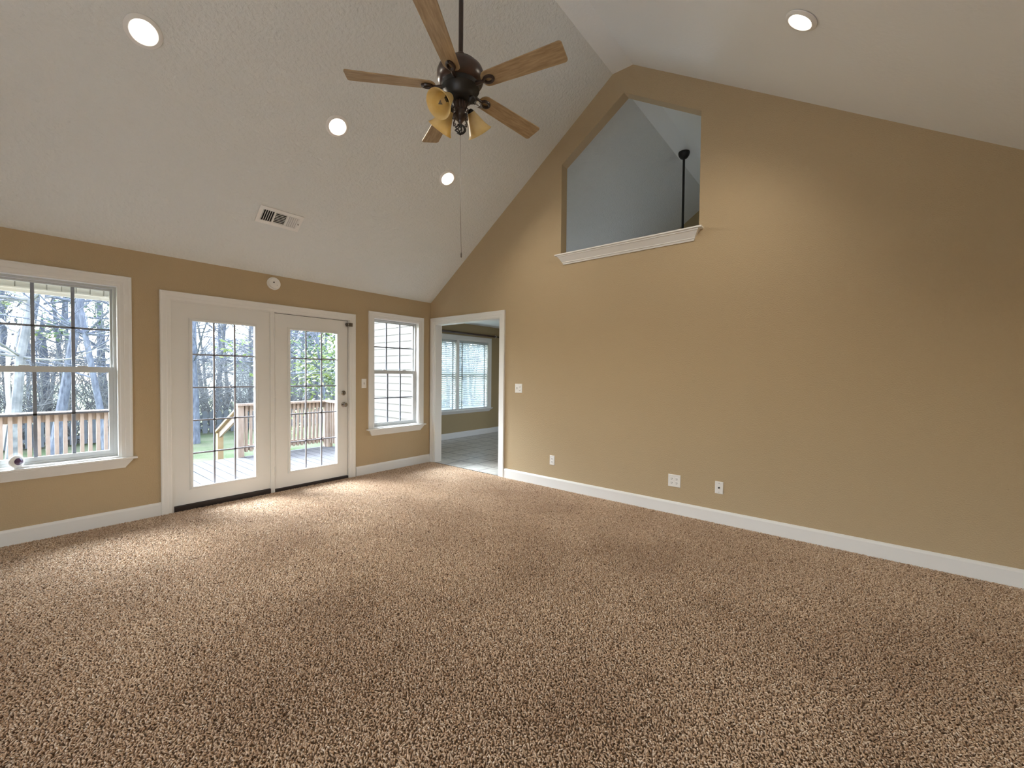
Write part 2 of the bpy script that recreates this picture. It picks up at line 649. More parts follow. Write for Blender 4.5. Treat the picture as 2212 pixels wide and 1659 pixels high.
tag(mb.build('ceiling_dining_south', M['ceil_smooth_lit']), 'bright ceiling slope beside the black downrod', 'ceiling', kind=S)
mb = MB()
mb.box(-0.001, XE + 0.12, 0.0, YD + 0.16, H, H + 0.16)
tag(mb.build('ceiling_dining_flat', M['ceil_smooth_lit']), 'low flat white ceiling beyond the doorway', 'ceiling', kind=S)

# dining room walls
DW = (0.994, 2.886, 0.585, 2.08)
mb = MB()
holed_slab(mb, 0.0, XE + 0.12, -0.2, H, YD, YD + 0.16, [DW], lambda a, b, h: (a, h, b))
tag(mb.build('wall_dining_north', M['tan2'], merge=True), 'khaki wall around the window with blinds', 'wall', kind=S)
mb = MB()
mb.box(0.0, 0.12, 0.0, YD, -0.2, H)
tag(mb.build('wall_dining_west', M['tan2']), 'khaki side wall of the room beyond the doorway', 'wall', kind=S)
gout = [(YD, -0.2), (YD, H), (0.0, H), (RY0, RZ), (RY1, RZ), (YS, H), (YS, -0.2)]
ADDED_OPENING_E = [(-2.4, 0.1), (-0.8, 0.1), (-0.8, 2.1), (-2.4, 2.1)]  # unseen opening added to brighten the dining room
gb = gable(MB(), [gout, ADDED_OPENING_E], XE, XE + 0.12)
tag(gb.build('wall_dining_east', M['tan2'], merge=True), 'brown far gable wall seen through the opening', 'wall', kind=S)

# floors
mb = MB()
mb.box(XW, 0.0, YS, 0.0, -0.1, -0.012)
tag(mb.build('floor', M['backer']), 'floor under the beige carpet', 'floor', kind=S)
mb = MB()
mb.box(0.0, XE, YS, YD, -0.1, 0.0)
tag(mb.build('floor_dining', M['tile']), 'pale square ceramic tile floor beyond the doorway', 'floor', kind=S)

# baseboards
BBP = [(0, 0), (0, 0.016), (0.098, 0.016), (0.106, 0.013), (0.112, 0.009), (0.116, 0.006), (0.118, 0)]


def baseboard(name, label, a0, a1, fn, z0=-0.012, mt='trim'):
    mb = MB()
    poly = [(z0 if b == 0 else b, h) for b, h in BBP]
    vs = [fn(a0, b, h) for b, h in poly] + [fn(a1, b, h) for b, h in poly]
    n = len(poly)
    fs = [tuple(range(n))[::-1], tuple(range(n, 2 * n))] + [(i, (i + 1) % n, n + (i + 1) % n, n + i) for i in range(n)]
    mb.add(vs, fs)
    return tag(mb.build(name, M[mt]), label, 'baseboard', kind=S)


baseboard('baseboard_north', 'white baseboard under the wide window', XW, -3.247, fA)
baseboard('baseboard_north.001', 'short white baseboard under the small window', -1.25, 0.0, fA)
baseboard('baseboard_east', 'long white baseboard along the tall gable wall', YS, -1.5, fB)
baseboard('baseboard_south', 'white baseboard facing the french doors', XW, 0.0, lambda a, b, h: (a, YS + h, b))
baseboard('baseboard_west', 'white baseboard opposite the gable wall', YS, 0.0, lambda a, b, h: (XW + h, a, b))
baseboard('baseboard_dining', 'white baseboard on tile beyond the doorway', 0.12, XE, fD(YD), z0=0.0)

# ------------------------------------------------------------------ carpet (pile)
rng = random.Random(7)
TILE = 0.54


def carpet():
    vs, fs, tint_shade = [], [], []
    half = TILE / 2
    n = 66
    step = TILE / n
    for i in range(n):
        for j in range(n):
            x = -half + (i + 0.5 + rng.uniform(-0.45, 0.45)) * step
            y = -half + (j + 0.5 + rng.uniform(-0.45, 0.45)) * step
            ang = rng.uniform(0, 2 * math.pi)
            # every strand leans its own way
            lean = 0.0085 * rng.uniform(0.2, 1.15)
            hgt = rng.uniform(0.0105, 0.0155)
            t = min(1, max(0, rng.gauss(0.58, 0.24)))
            rad = rng.uniform(0.0026, 0.0038)
            dx, dy = math.cos(ang), math.sin(ang)
            px, py = -dy, dx
            rings = []
            curl = rng.uniform(-0.5, 0.5)
            for k, (s, q) in enumerate(((0, 0.85), (0.45, 1.0), (0.85, 0.9), (1.0, 0.35))):
                ox = x + dx * lean * s * s * 1.3 + px * curl * lean * s * s
                oy = y + dy * lean * s * s * 1.3 + py * curl * lean * s * s
                oz = -0.012 + hgt * (s - 0.22 * s * s)
                rings.append((ox, oy, oz, rad * q))
            b = len(vs)
            for (ox, oy, oz, q) in rings:
                for w in range(4):
                    a = math.pi / 2 * w + ang
                    tx, ty, tz = math.cos(a), math.sin(a), 0.0
                    vs.append((ox + q * tx, oy + q * ty, oz - 0.3 * q * (tx * dx + ty * dy)))
                    tint_shade.append(t * (0.55 + 0.45 * min(1, (oz + 0.012) / 0.009)))  # colour darkened toward the root, painting in shade between strands
            for k in range(3):
                for w in range(4):
                    w2 = (w + 1) % 4
                    fs.append((b + k * 4 + w, b + k * 4 + w2, b + k * 4 + 4 + w2, b + k * 4 + 4 + w))
            fs.append((b + 12, b + 13, b + 14, b + 15))
    me = bpy.data.meshes.new('carpet')
    me.from_pydata(vs, [], fs)
    at = me.attributes.new('tint_shade', 'FLOAT', 'POINT')
    at.data.foreach_set('value', tint_shade)
    me.polygons.foreach_set('use_smooth', [True] * len(fs))
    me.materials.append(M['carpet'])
    o = bpy.data.objects.new('carpet', me)
    COL.objects.link(o)
    nx, ny = 14, 12
    ng = bpy.data.node_groups.new('carpet_pile', 'GeometryNodeTree')
    ng.interface.new_socket('Geometry', in_out='INPUT', socket_type='NodeSocketGeometry')
    ng.interface.new_socket('Geometry', in_out='OUTPUT', socket_type='NodeSocketGeometry')
    N, L = ng.nodes, ng.links
    gi, go = N.new('NodeGroupInput'), N.new('NodeGroupOutput')
    gr = N.new('GeometryNodeMeshGrid')
    gr.inputs['Size X'].default_value = (nx - 1) * TILE
    gr.inputs['Size Y'].default_value = (ny - 1) * TILE
    gr.inputs['Vertices X'].default_value = nx
    gr.inputs['Vertices Y'].default_value = ny
    tr = N.new('GeometryNodeTransform')
    tr.inputs['Translation'].default_value = (-nx * TILE / 2, -ny * TILE / 2, 0)
    ip = N.new('GeometryNodeInstanceOnPoints')
    rv = N.new('FunctionNodeRandomValue')
    rv.data_type = 'INT'
    mi = [s for s in rv.inputs if s.name == 'Min' and s.type == 'INT'][0]
    ma = [s for s in rv.inputs if s.name == 'Max' and s.type == 'INT'][0]
    mi.default_value, ma.default_value = 0, 3
    out = [s for s in rv.outputs if s.type == 'INT'][0]
    mu = N.new('ShaderNodeMath')
    mu.operation = 'MULTIPLY'
    mu.inputs[1].default_value = math.pi / 2
    cx = N.new('ShaderNodeCombineXYZ')
    L.new(out, mu.inputs[0])
    L.new(mu.outputs[0], cx.inputs['Z'])
    L.new(gr.outputs['Mesh'], tr.inputs['Geometry'])
    L.new(tr.outputs['Geometry'], ip.inputs['Points'])
    L.new(gi.outputs[0], ip.inputs['Instance'])
    L.new(cx.outputs[0], ip.inputs['Rotation'])
    L.new(ip.outputs[0], go.inputs[0])
    md = o.modifiers.new('pile', 'NODES')
    md.node_group = ng
    return o


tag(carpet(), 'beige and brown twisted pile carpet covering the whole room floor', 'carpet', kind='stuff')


# ------------------------------------------------------------------ windows
def sill_moulding(mb, u0, u1, zt, zb, fn, proj=0.055, horn=0.025, cut=0.047):
    """stool board and crown-like apron with returned ends; fn(a, b, h)"""
    t = 0.018
    mb2 = mb
    def ring(a0, a1, b, h):
        return [fn(a0, b, 0.0), fn(a1, b, 0.0), fn(a1, b, h), fn(a0, b, h)]
    lv = [(u0 - horn, u1 + horn, zt, proj), (u0 - horn, u1 + horn, zt - t * 0.75, proj), (u0 - horn + 0.006, u1 + horn - 0.006, zt - t, proj - 0.008)]
    def stack(lv):
        vs = [p for x in lv for p in ring(*x)]
        fs = [(0, 1, 2, 3), tuple(range(4 * len(lv) - 4, 4 * len(lv)))]
        for i in range(len(lv) - 1):
            for k in range(4):
                k2 = (k + 1) % 4
                fs.append((i * 4 + k, i * 4 + k2, i * 4 + 4 + k2, i * 4 + 4 + k))
        return vs, fs
    return lv, stack


def make_sill(name_stool, name_apron, u0, u1, zt, zb, fn, parent, material, proj=0.055, cut=0.047, steps=1):
    lv, stack = sill_moulding(None, u0, u1, zt, zb, fn, proj)
    o1 = MB().add(*stack(lv)).build(name_stool, material, parent)
    top = zt - 0.018
    p0, p1 = proj - 0.010, 0.010
    hh = top - zb
    lv2 = []
    prof = [(0.0, 0.0), (0.12, 0.05), (0.16, 0.16), (0.72, 0.80), (0.80, 0.80), (0.84, 0.92), (1.0, 1.0)] if steps > 1 else [(0.0, 0.0), (0.08, 0.04), (0.9, 0.94), (1.0, 1.0)]
    for tz, tp in prof:
        o = cut * tp
        lv2.append((u0 + 0.004 + o, u1 - 0.004 - o, top - hh * tz, p0 + (p1 - p0) * tp))
    o2 = MB().add(*stack(lv2)).build(name_apron, material, parent)
    return o1, o2


def window(name, label, rect, fn, casing_w, depth, muntins=True, glass=True):
    """double-hung window: casing, jamb, upper and lower sash with grilles, panes, stool and apron. fn(a,b,h): h>0 into the room"""
    u0, u1, v0, v1 = rect
    cu, cv = (u0 + u1) / 2, v0
    root = empty(name, fn(cu, cv, 0.0))
    off = Vector(fn(cu, cv, 0.0))
    f = lambda a, b, h: tuple(Vector(fn(a, b, h)) - off)
    tag(root, label, 'window', kind=S)
    mb = casing(MB(), u0, u1, v0, v1, scaled(CAS, casing_w), f)
    mb.build('casing', M['trim'], root)
    jt = 0.012
    mb = holed_slab(MB(), u0, u1, v0, v1, 0.008, -depth, [(u0 + jt, u1 - jt, v0 + jt, v1 - jt)], f)
    mb.build('jamb', M['trim'], root, merge=True)
    make_sill('stool', 'apron', u0 - casing_w, u1 + casing_w, v0, v0 - 0.095, f, root, M['trim'])
    # vinyl frame
    a0, a1, b0, b1 = u0 + jt, u1 - jt, v0 + jt, v1 - jt
    fw = 0.020
    mb = holed_slab(MB(), a0, a1, b0, b1, -depth + 0.055, -depth, [(a0 + fw, a1 - fw, b0 + fw, b1 - fw)], f)
    mb.build('window_frame', M['vinyl'], root, merge=True)
    a0, a1, b0, b1 = a0 + fw, a1 - fw, b0 + fw, b1 - fw
    mid = v0 + 0.5105 * (v1 - v0)
    for nm, z0, z1, ha, hb, bot, top, st in (('upper_sash', mid - 0.022, b1, -depth + 0.022, -depth + 0.002, 0.03, 0.016, 0.016),
                                             ('lower_sash', b0, mid + 0.024, -depth + 0.05, -depth + 0.024, 0.034, 0.048, 0.030)):
        g = (a0 + st, a1 - st, z0 + bot, z1 - top)
        sash = holed_slab(MB(), a0, a1, z0, z1, ha, hb, [g], f).build(nm, M['vinyl'], root, merge=True)
        hm = (ha + hb) / 2
        mb = MB()
        for k in (1, 2):
            x = g[0] + (g[1] - g[0]) * k / 3
            p = [f(x - 0.011, g[2], hm + 0.004), f(x + 0.011, g[3], hm - 0.004)]
            mb.box(min(p[0][0], p[1][0]), max(p[0][0], p[1][0]), min(p[0][1], p[1][1]), max(p[0][1], p[1][1]), p[0][2], p[1][2])
        z = (g[2] + g[3]) / 2
        p = [f(g[0], z - 0.008, hm + 0.004), f(g[1], z + 0.008, hm - 0.004)]
        mb.box(min(p[0][0], p[1][0]), max(p[0][0], p[1][0]), min(p[0][1], p[1][1]), max(p[0][1], p[1][1]), p[0][2], p[1][2])
        mb.build('muntin', M['muntin'], sash)
        p = [f(g[0] - 0.004, g[2] - 0.004, hm + 0.009), f(g[1] + 0.004, g[3] + 0.004, hm + 0.0065)]
        mb = MB().box(min(p[0][0], p[1][0]), max(p[0][0], p[1][0]), min(p[0][1], p[1][1]), max(p[0][1], p[1][1]), p[0][2], p[1][2])
        mb.build('pane', M['glass'], sash)
        if nm == 'lower_sash':
            for k in (0.25, 0.75):
                x = g[0] + (g[1] - g[0]) * k
                mb = MB().box(x - 0.03, x + 0.03, f(0, 0, ha + 0.012)[1], f(0, 0, ha - 0.012)[1], z1 - off.z, z1 - off.z + 0.009)
                mb.v = [(p_[0] - off.x, p_[1], p_[2]) for p_ in mb.v]
                mb.build('sash_lock', M['vinyl'], sash, bevel=0.002)
    return root


# muntin x coordinates are relative because f subtracts the root location
window('window_1', 'wide white double-hung window looking onto deck rail and trees', W1, fA, 0.083, 0.115)
window('window_2', 'small white double-hung window beside the doorway, facing pale siding', W2, fA, 0.077, 0.115)

# dining window: two hung units behind blinds
root = empty('window_3', ((DW[0] + DW[1]) / 2, YD, DW[2]))
tag(root, 'white double window behind blinds beyond the doorway', 'window', kind=S)
off = Vector(root.location)
fW = lambda a, b, h: tuple(Vector((a, YD - h, b)) - off)
casing(MB(), DW[0], DW[1], DW[2], DW[3], scaled(CAS, 0.1), fW).build('casing', M['trim'], root)
holed_slab(MB(), DW[0], DW[1], DW[2], DW[3], 0.008, -0.16, [(DW[0] + .012, 1.90, DW[2] + .012, DW[3] - .012), (1.975, DW[1] - .012, DW[2] + .012, DW[3] - .012)], fW).build('jamb', M['trim'], root, merge=True)
make_sill('stool', 'apron', DW[0] - .1, DW[1] + .1, DW[2], DW[2] - .075, fW, root, M['trim'])
for a0, a1 in ((DW[0] + .012, 1.90), (1.975, DW[1] - .012)):
    b0, b1 = DW[2] + .012, DW[3] - .012
    zm = 1.36
    sash = holed_slab(MB(), a0, a1, b0, b1, -0.11, -0.15, [(a0 + .04, a1 - .04, b0 + .05, zm - .025), (a0 + .04, a1 - .04, zm + .025, b1 - .04)], fW).build('sash', M['vinyl'], root, merge=True)
    p0, p1 = fW(a0 + .03, b0 + .04, -0.13), fW(a1 - .03, b1 - .03, -0.133)
    MB().box(p0[0], p1[0], p0[1], p1[1], p0[2], p1[2]).build('pane', M['glass'], sash)

# ------------------------------------------------------------------ french doors
mb = casing(MB(), DO[0], DO[1], -0.012, DO[3], scaled(CAS, 0.083), fA)
tag(mb.build('trim_1', M['trim']), 'white casing around the french doors', 'door casing', kind=S)
mb = holed_slab(MB(), DO[0], DO[1], -0.012, DO[3], 0.004, -0.12, [(DO[0] + 0.014, -2.288, -0.1, DO[3] - 0.012), (-2.244, DO[1] - 0.012, -0.1, DO[3] - 0.008)], fA)
tag(mb.build('trim_2', M['door'], merge=True), 'white frame and mullion holding the french doors', 'door frame', kind=S)
mb = MB().box(DO[0] + 0.014, -2.288, -0.012, 0.13, -0.06, 0.047)
mb.box(-2.244, DO[1] - 0.012, -0.006, 0.13, -0.06, 0.026)
tag(mb.build('trim_3', M['threshold'], bevel=0.003), 'dark bronze threshold under the french doors', 'threshold', kind=S)


def door_panel(name, label, u0, u1, z0, z1, g):
    root = empty(name, ((u0 + u1) / 2, 0.03, z0))
    tag(root, label, 'door', kind=S)
    off = Vector(root.location)
    f = lambda a, b, h: tuple(Vector((a, -h, b)) - off)
    go = (g[0] - 0.002, g[1] + 0.002, g[2] - 0.002, g[3] + 0.002)
    holed_slab(MB(), u0, u1, z0, z1, -0.008, -0.052, [go], f).build('slab', M['door'], root, merge=True)
    lite = [(0, 0.0), (0, 0.010), (0.004, 0.014), (0.016, 0.014), (0.022, 0.009), (0.027, 0.009), (0.028, 0.0)]
    fl = lambda a, b, h: f(a, b, h - 0.010)
    lf = casing(MB(), g[0], g[1], g[2], g[3], lite, fl, closed=True).build('lite_frame', M['door'], root)
    mb = MB()
    bw = 0.0075
    for k in (1, 2):
        x = g[0] + (g[1] - g[0]) * k / 3
        p, q = f(x - bw, g[2], -0.024), f(x + bw, g[3], -0.036)
        mb.box(p[0], q[0], p[1], q[1], p[2], q[2])
    for k in range(1, 5):
        z = g[2] + (g[3] - g[2]) * k / 5
        p, q = f(g[0], z - bw, -0.024), f(g[1], z + bw, -0.036)
        mb.box(p[0], q[0], p[1], q[1], p[2], q[2])
    mb.build('muntin', M['muntin'], lf)
    p, q = f(g[0] - 0.001, g[2] - 0.001, -0.026), f(g[1] + 0.001, g[3] + 0.001, -0.034)
    MB().box(p[0], q[0], p[1], q[1], p[2] , q[2]).build('pane', M['glass'], lf)
    return root, f


door1, _ = door_panel('door_1', 'white fixed french door panel with fifteen panes, beside the wide window', DO[0] + 0.014, -2.288, 0.050, DO[3] - 0.012, (-2.996, -2.440, 0.213, 1.852))
door2, fd = door_panel('door_2', 'white hinged french door panel with knob and deadbolt', -2.239, DO[1] - 0.018, 0.032, DO[3] - 0.014, (-2.072, -1.506, 0.210, 1.848))
mb = MB()
for q in ((-2.2435, -2.236, 0.03, 2.026), (-1.366, -1.3575, 0.03, 2.026), (-2.2435, -1.3575, 2.017, 2.0255)):
    p0, p1 = fd(q[0], q[2], -0.022), fd(q[1], q[3], -0.034)
    mb.box(p0[0], p1[0], p0[1], p1[1], p0[2], p1[2])
mb.build('gap_shade_strip', M['gap_shade'], door2)  # near-black strips put in for the shade of the gaps round the slab
# knob, deadbolt, hinges, latch
o = Vector(fd(-1.418, 0.950, -0.008))
knob = MB().lathe([(0.032, 0), (0.032, 0.005), (0.026, 0.009), (0.012, 0.012), (0.011, 0.032), (0.018, 0.038), (0.027, 0.050), (0.027, 0.058), (0.020, 0.066), (0.0, 0.068)], o, (0, -1, 0), 24, cap1=False).build('knob', M['chrome'], door2)
knob['label'] = 'satin nickel door knob'
o = Vector(fd(-1.418, 1.098, -0.008))
db = MB().lathe([(0.030, 0), (0.030, 0.008), (0.024, 0.013), (0.0, 0.014)], o, (0, -1, 0), 24, cap1=False).build('deadbolt', M['chrome'], door2)
MB().box(o.x - 0.005, o.x + 0.005, o.y - 0.034, o.y - 0.012, o.z - 0.016, o.z + 0.016).build('thumb_turn', M['steel'], db, bevel=0.003)
for z in (0.24, 1.02, 1.80):
    p = Vector(fd(-2.2435, z, 0.004))
    MB().lathe([(0.007, -0.045), (0.007, 0.045)], p, (0, 0, 1), 12).build('hinge', M['trim'], door2)
p = Vector(fd(-1.345, 1.975, 0.0))
mb = MB().box(p.x - 0.004, p.x + 0.030, p.y - 0.032, p.y - 0.002, p.z - 0.022, p.z + 0.022)
mb.tube([(p.x + 0.018, p.y - 0.024, p.z - 0.012), (p.x - 0.06, p.y - 0.024, p.z - 0.012), (p.x - 0.068, p.y - 0.024, p.z), (p.x - 0.06, p.y - 0.024, p.z + 0.012), (p.x + 0.018, p.y - 0.024, p.z + 0.012)], 0.0035, 6)
mb.box(p.x - 0.045, p.x - 0.022, p.y - 0.018, p.y + 0.006, p.z - 0.022, p.z + 0.022)
lat = mb.build('swing_bar_latch', M['steel'], door2)
lat['label'] = 'dark steel swing bar latch'

# doorway casing, jamb
mb = casing(MB(), -1.411, -0.106, 0.0, 2.11, scaled([(a, h * 1.15) for a, h in CAS], 0.091), fB)
tag(mb.build('trim_4', M['trim']), 'white casing around the open doorway in the corner', 'door casing', kind=S)
mb = holed_slab(MB(), -1.411, -0.106, 0.0, 2.11, 0.004, -0.124, [(-1.399, -0.118, -0.1, 2.098)], fB)
tag(mb.build('trim_5', M['trim'], merge=True), 'white jamb lining the open doorway', 'door jamb', kind=S)

# ledge under the house-shaped opening
ledge = empty('trim_6', (0, -3.1, 2.765))
tag(ledge, 'white moulded ledge under the house-shaped wall opening', 'ledge', kind=S)
fl = lambda a, b, h: (-h, a + 3.1, b - 2.765)
make_sill('shelf', 'apron', -3.900, -2.328, 2.765, 2.650, fl, ledge, M['trim'], proj=0.075, cut=0.052, steps=2)
MB().box(0.0, 0.13, -3.886 + 3.1, -2.344 + 3.1, -0.02, 0.0).build('sill_board', M['trim'], ledge)

# ------------------------------------------------------------------ wall plates
def plate(name, label, cat, u, v, w, h, fn):
    root = empty(name, fn(u, v, 0.0))
    tag(root, label, cat)
    off = Vector(root.location)
    f = lambda a, b, e: tuple(Vector(fn(u + a, v + b, e)) - off)
    mb = MB()
    k = 0.004
    lv = [(w / 2, h / 2, 0.0), (w / 2, h / 2, 0.003), (w / 2 - k, h / 2 - k, 0.006)]
    vs, fs = [], []
    for a, b, e in lv:
        vs += [f(-a, -b, e), f(a, -b, e), f(a, b, e), f(-a, b, e)]
    fs = [(0, 1, 2, 3), (8, 9, 10, 11)] + [(i * 4 + q, i * 4 + (q + 1) % 4, i * 4 + 4 + (q + 1) % 4, i * 4 + 4 + q) for i in range(2) for q in range(4)]
    mb.add(vs, fs).build('cover_plate', M['plate'], root)
    return root, f


def fbox(f, a0, a1, b0, b1, e0, e1, mb=None):
    mb = mb or MB()
    vs = [f(a, b, e) for a in (a0, a1) for b in (b0, b1) for e in (e0, e1)]
    return mb.add(vs, [(0, 1, 3, 2), (4, 6, 7, 5), (0, 4, 5, 1), (2, 3, 7, 6), (0, 2, 6, 4), (1, 5, 7, 3)])


def duplex(f, root, a):
    for b in (0.020, -0.020):
        rc = fbox(f, a - 0.016, a + 0.016, b - 0.0145, b + 0.0145, 0.004, 0.0078).build('receptacle', M['plate'], root, bevel=0.002)
        mb = fbox(f, a - 0.0075, a - 0.0045, b - 0.003, b + 0.007, 0.0075, 0.0086)
        fbox(f, a + 0.0045, a + 0.0075, b - 0.002, b + 0.007, 0.0075, 0.0086, mb)
        fbox(f, a - 0.0025, a + 0.0025, b - 0.0105, b - 0.006, 0.0075, 0.0086, mb)
        mb.build('slot', M['slot'], rc)


def toggle(f, root, a, b, up=1):
    fbox(f, a - 0.005, a + 0.005, b - 0.012, b + 0.012, 0.004, 0.0068).build('toggle_slot', M['slot'], root)
    vs = [f(a - 0.0035, b - 0.005, 0.006), f(a + 0.0035, b - 0.005, 0.006), f(a + 0.0035, b + 0.005, 0.006), f(a - 0.0035, b + 0.005, 0.006),
          f(a - 0.003, b + up * 0.009 - 0.003, 0.019), f(a + 0.003, b + up * 0.009 - 0.003, 0.019), f(a + 0.003, b + up * 0.009 + 0.003, 0.019), f(a - 0.003, b + up * 0.009 + 0.003, 0.019)]
    MB().add(vs, [(0, 1, 2, 3), (4, 5, 6, 7), (0, 1, 5, 4), (1, 2, 6, 5), (2, 3, 7, 6), (3, 0, 4, 7)]).build('toggle', M['plate'], root)


# fA's a axis runs with +x, fB's a axis with +y
rt, f = plate('light_switch', 'single white toggle switch plate between french doors and small window', 'light switch', -1.134, 1.219, 0.070, 0.124, fA)
toggle(f, rt, 0, 0, 1)
rt, f = plate('light_switch.001', 'square two-gang white switch plate beside the open doorway', 'light switch', -1.733, 1.180, 0.115, 0.116, fB)
toggle(f, rt, 0.024, 0, -1)
for b in (0.022, -0.022):
    fbox(f, -0.036, -0.012, b - 0.008, b + 0.008, 0.004, 0.010).build('rocker', M['plate'], rt, bevel=0.002)
    fbox(f, -0.034, -0.014, b - 0.006 - 0.001, b - 0.003, 0.0095, 0.0108).build('rocker_gap', M['slot'], rt)
rt, f = plate('power_outlet', 'single white duplex outlet low on the wall near the doorway', 'outlet', -2.260, 0.328, 0.070, 0.114, fB)
duplex(f, rt, 0)
rt, f = plate('power_outlet.001', 'square white quad outlet low on the tall gable wall', 'outlet', -3.703, 0.323, 0.119, 0.121, fB)
duplex(f, rt, 0.0235)
duplex(f, rt, -0.0235)
rt, f = plate('coaxial_wall_plate', 'narrow white cable plate with one black jack, beside the quad outlet', 'wall plate', -4.109, 0.327, 0.070, 0.113, fB)
o = Vector(f(0, 0, 0.005))
MB().lathe([(0.0075, 0), (0.0075, 0.010), (0.004, 0.012)], o, (-1, 0, 0), 12).build('jack', M['slot'], rt)
for b in (0.041, -0.041):
    MB().lathe([(0.003, 0), (0.003, 0.0025)], Vector(f(0, b, 0.005)), (-1, 0, 0), 8).build('screw', M['steel'], rt)

# ------------------------------------------------------------------ smoke alarm
sm = empty('smoke_detector', (-2.252, 0.0, 2.345))
tag(sm, 'round white smoke alarm high on wall above the french doors', 'smoke detector')
MB().lathe([(0.070, 0), (0.070, 0.012), (0.066, 0.018)], (0, 0, 0), (0, -1, 0), 40).build('mounting_base', M['plate'], sm)
MB().lathe([(0.060, 0.016), (0.060, 0.030), (0.055, 0.038), (0.030, 0.042), (0.0, 0.043)], (0, 0, 0), (0, -1, 0), 40, cap1=False).build('cover', M['plate'], sm)
MB().prism([(-0.022, -0.002), (-0.002, -0.004), (-0.010, 0.014)], lambda a, b, h: (a, -h, b + 0.006), 0.036, 0.0435).build('test_button', M['slot'], sm)
MB().lathe([(0.003, 0.04), (0.003, 0.0435)], (0.022, 0, -0.018), (0, -1, 0), 8).build('indicator', M['steel'], sm)

# ------------------------------------------------------------------ recessed lights
NL = Vector((0, -LS, -1)).normalized()
NR = Vector((0, RS, -1)).normalized()


def can_light(name, label, loc, nrm):
    root = empty(name, loc)
    tag(root, label, 'recessed light', group='recessed ceiling lights')
    root.rotation_mode = 'QUATERNION'
    root.rotation_quaternion = nrm.to_track_quat('Z', 'Y')
    tr = MB().lathe([(0.098, 0), (0.097, 0.005), (0.086, 0.012), (0.074, 0.014), (0.070, 0.012), (0.062, 0.003), (0.056, 0.002)], (0, 0, 0), (0, 0, 1), 48, cap0=True, cap1=False)
    tr.build('trim_ring', M['plate'], root)
    MB().lathe([(0.056, 0.0025), (0.054, 0.008), (0.04, 0.013), (0.02, 0.016), (0.0, 0.017)], (0, 0, 0), (0, 0, 1), 32, cap0=True, cap1=False).build('bulb', M['lamp'], root)
    ld = bpy.data.lights.new('downlight', 'SPOT')
    ld.energy = CAN_POWER
    ld.color = (1.0, 0.90, 0.76)
    ld.shadow_soft_size = 0.045
    ld.spot_size = RAD(150)
    ld.spot_blend = 1.0
    lo = bpy.data.objects.new('downlight', ld)
    COL.objects.link(lo)
    lo.parent = root
    lo.location = (0, 0, 0.07)
    lo.rotation_euler = (math.pi, 0, 0)
    return root


zL = lambda y: H - LS * y
zR = lambda y: RZ + RS * (y - RY1)
can_light('recessed_light', 'lit recessed light above the wide window, biggest in view', (-3.594, -1.488, zL(-1.488)), NL)
can_light('recessed_light.001', 'lit recessed light above the ceiling vent, beside the fan blade', (-2.303, -1.490, zL(-1.490)), NL)
can_light('recessed_light.002', 'lit recessed light beside the fan pull chain, smallest in view', (-1.033, -1.505, zL(-1.505)), NL)
can_light('recessed_light.003', 'lit recessed light alone on the pale ceiling slope above the gable wall', (-1.027, -4.745, zR(-4.745)), NR)

# ------------------------------------------------------------------ ceiling vent
vc = (-2.425, -0.606, zL(-0.606))
vent = empty('ceiling_vent', vc)
tag(vent, 'white rectangular louvred air vent on the ceiling slope above french doors', 'air vent')
vent.rotation_mode = 'QUATERNION'
zax = NL
xax = Vector((1, 0, 0))
yax = zax.cross(xax).normalized()
mm = Matrix((xax, yax, zax)).transposed()
vent.rotation_quaternion = mm.to_quaternion()
VW, VH = 0.405, 0.195
idf = lambda a, b, h: (a, b, h)
holed_slab(MB(), -VW / 2, VW / 2, -VH / 2, VH / 2, 0.0, 0.010, [(-0.165, -0.062, -0.062, 0.062), (-0.050, 0.050, -0.062, 0.062), (0.062, 0.165, -0.062, 0.062)], idf).build('face_frame', M['plate'], vent, bevel=0.003, merge=True)
MB().box(-0.17, 0.17, -0.066, 0.066, 0.0002, 0.0012).build('duct_shade_sheet', M['gap_shade'], vent)  # near-black sheet standing in for the shaded duct behind the louvres


def louvre(mb, cx, cy, ln, ang, vertical):
    w, t = 0.0155, 0.0012
    ca, sa = math.cos(ang), math.sin(ang)
    vs = []
    for s in (-ln / 2, ln / 2):
        for (p, q) in ((-w / 2, -t), (w / 2, -t), (w / 2, t), (-w / 2, t)):
            a, h = p * ca - q * sa, p * sa + q * ca
            vs.append((cx + a, cy + s, 0.0065 + h) if vertical else (cx + s, cy + a, 0.0065 + h))
    mb.add(vs, [(0, 1, 2, 3), (4, 5, 6, 7), (0, 1, 5, 4), (1, 2, 6, 5), (2, 3, 7, 6), (3, 0, 4, 7)])


mb = MB()
for k in range(6):
    louvre(mb, -0.160 + k * 0.019, 0, 0.124, RAD(-52), True)
mb.build('louvre', M['plate'], vent)
mb = MB()
for k in range(7):
    louvre(mb, 0, -0.055 + k * 0.0183, 0.10, RAD(40), False)
mb.build('louvre', M['plate'], vent)
mb = MB()
for k in range(6):
    louvre(mb, 0.066 + k * 0.019, 0, 0.124, RAD(38), True)
mb.build('louvre', M['plate'], vent)
MB().box(0.168, 0.172, -0.004, 0.004, 0.010, 0.026).build('damper_lever', M['steel'], vent)

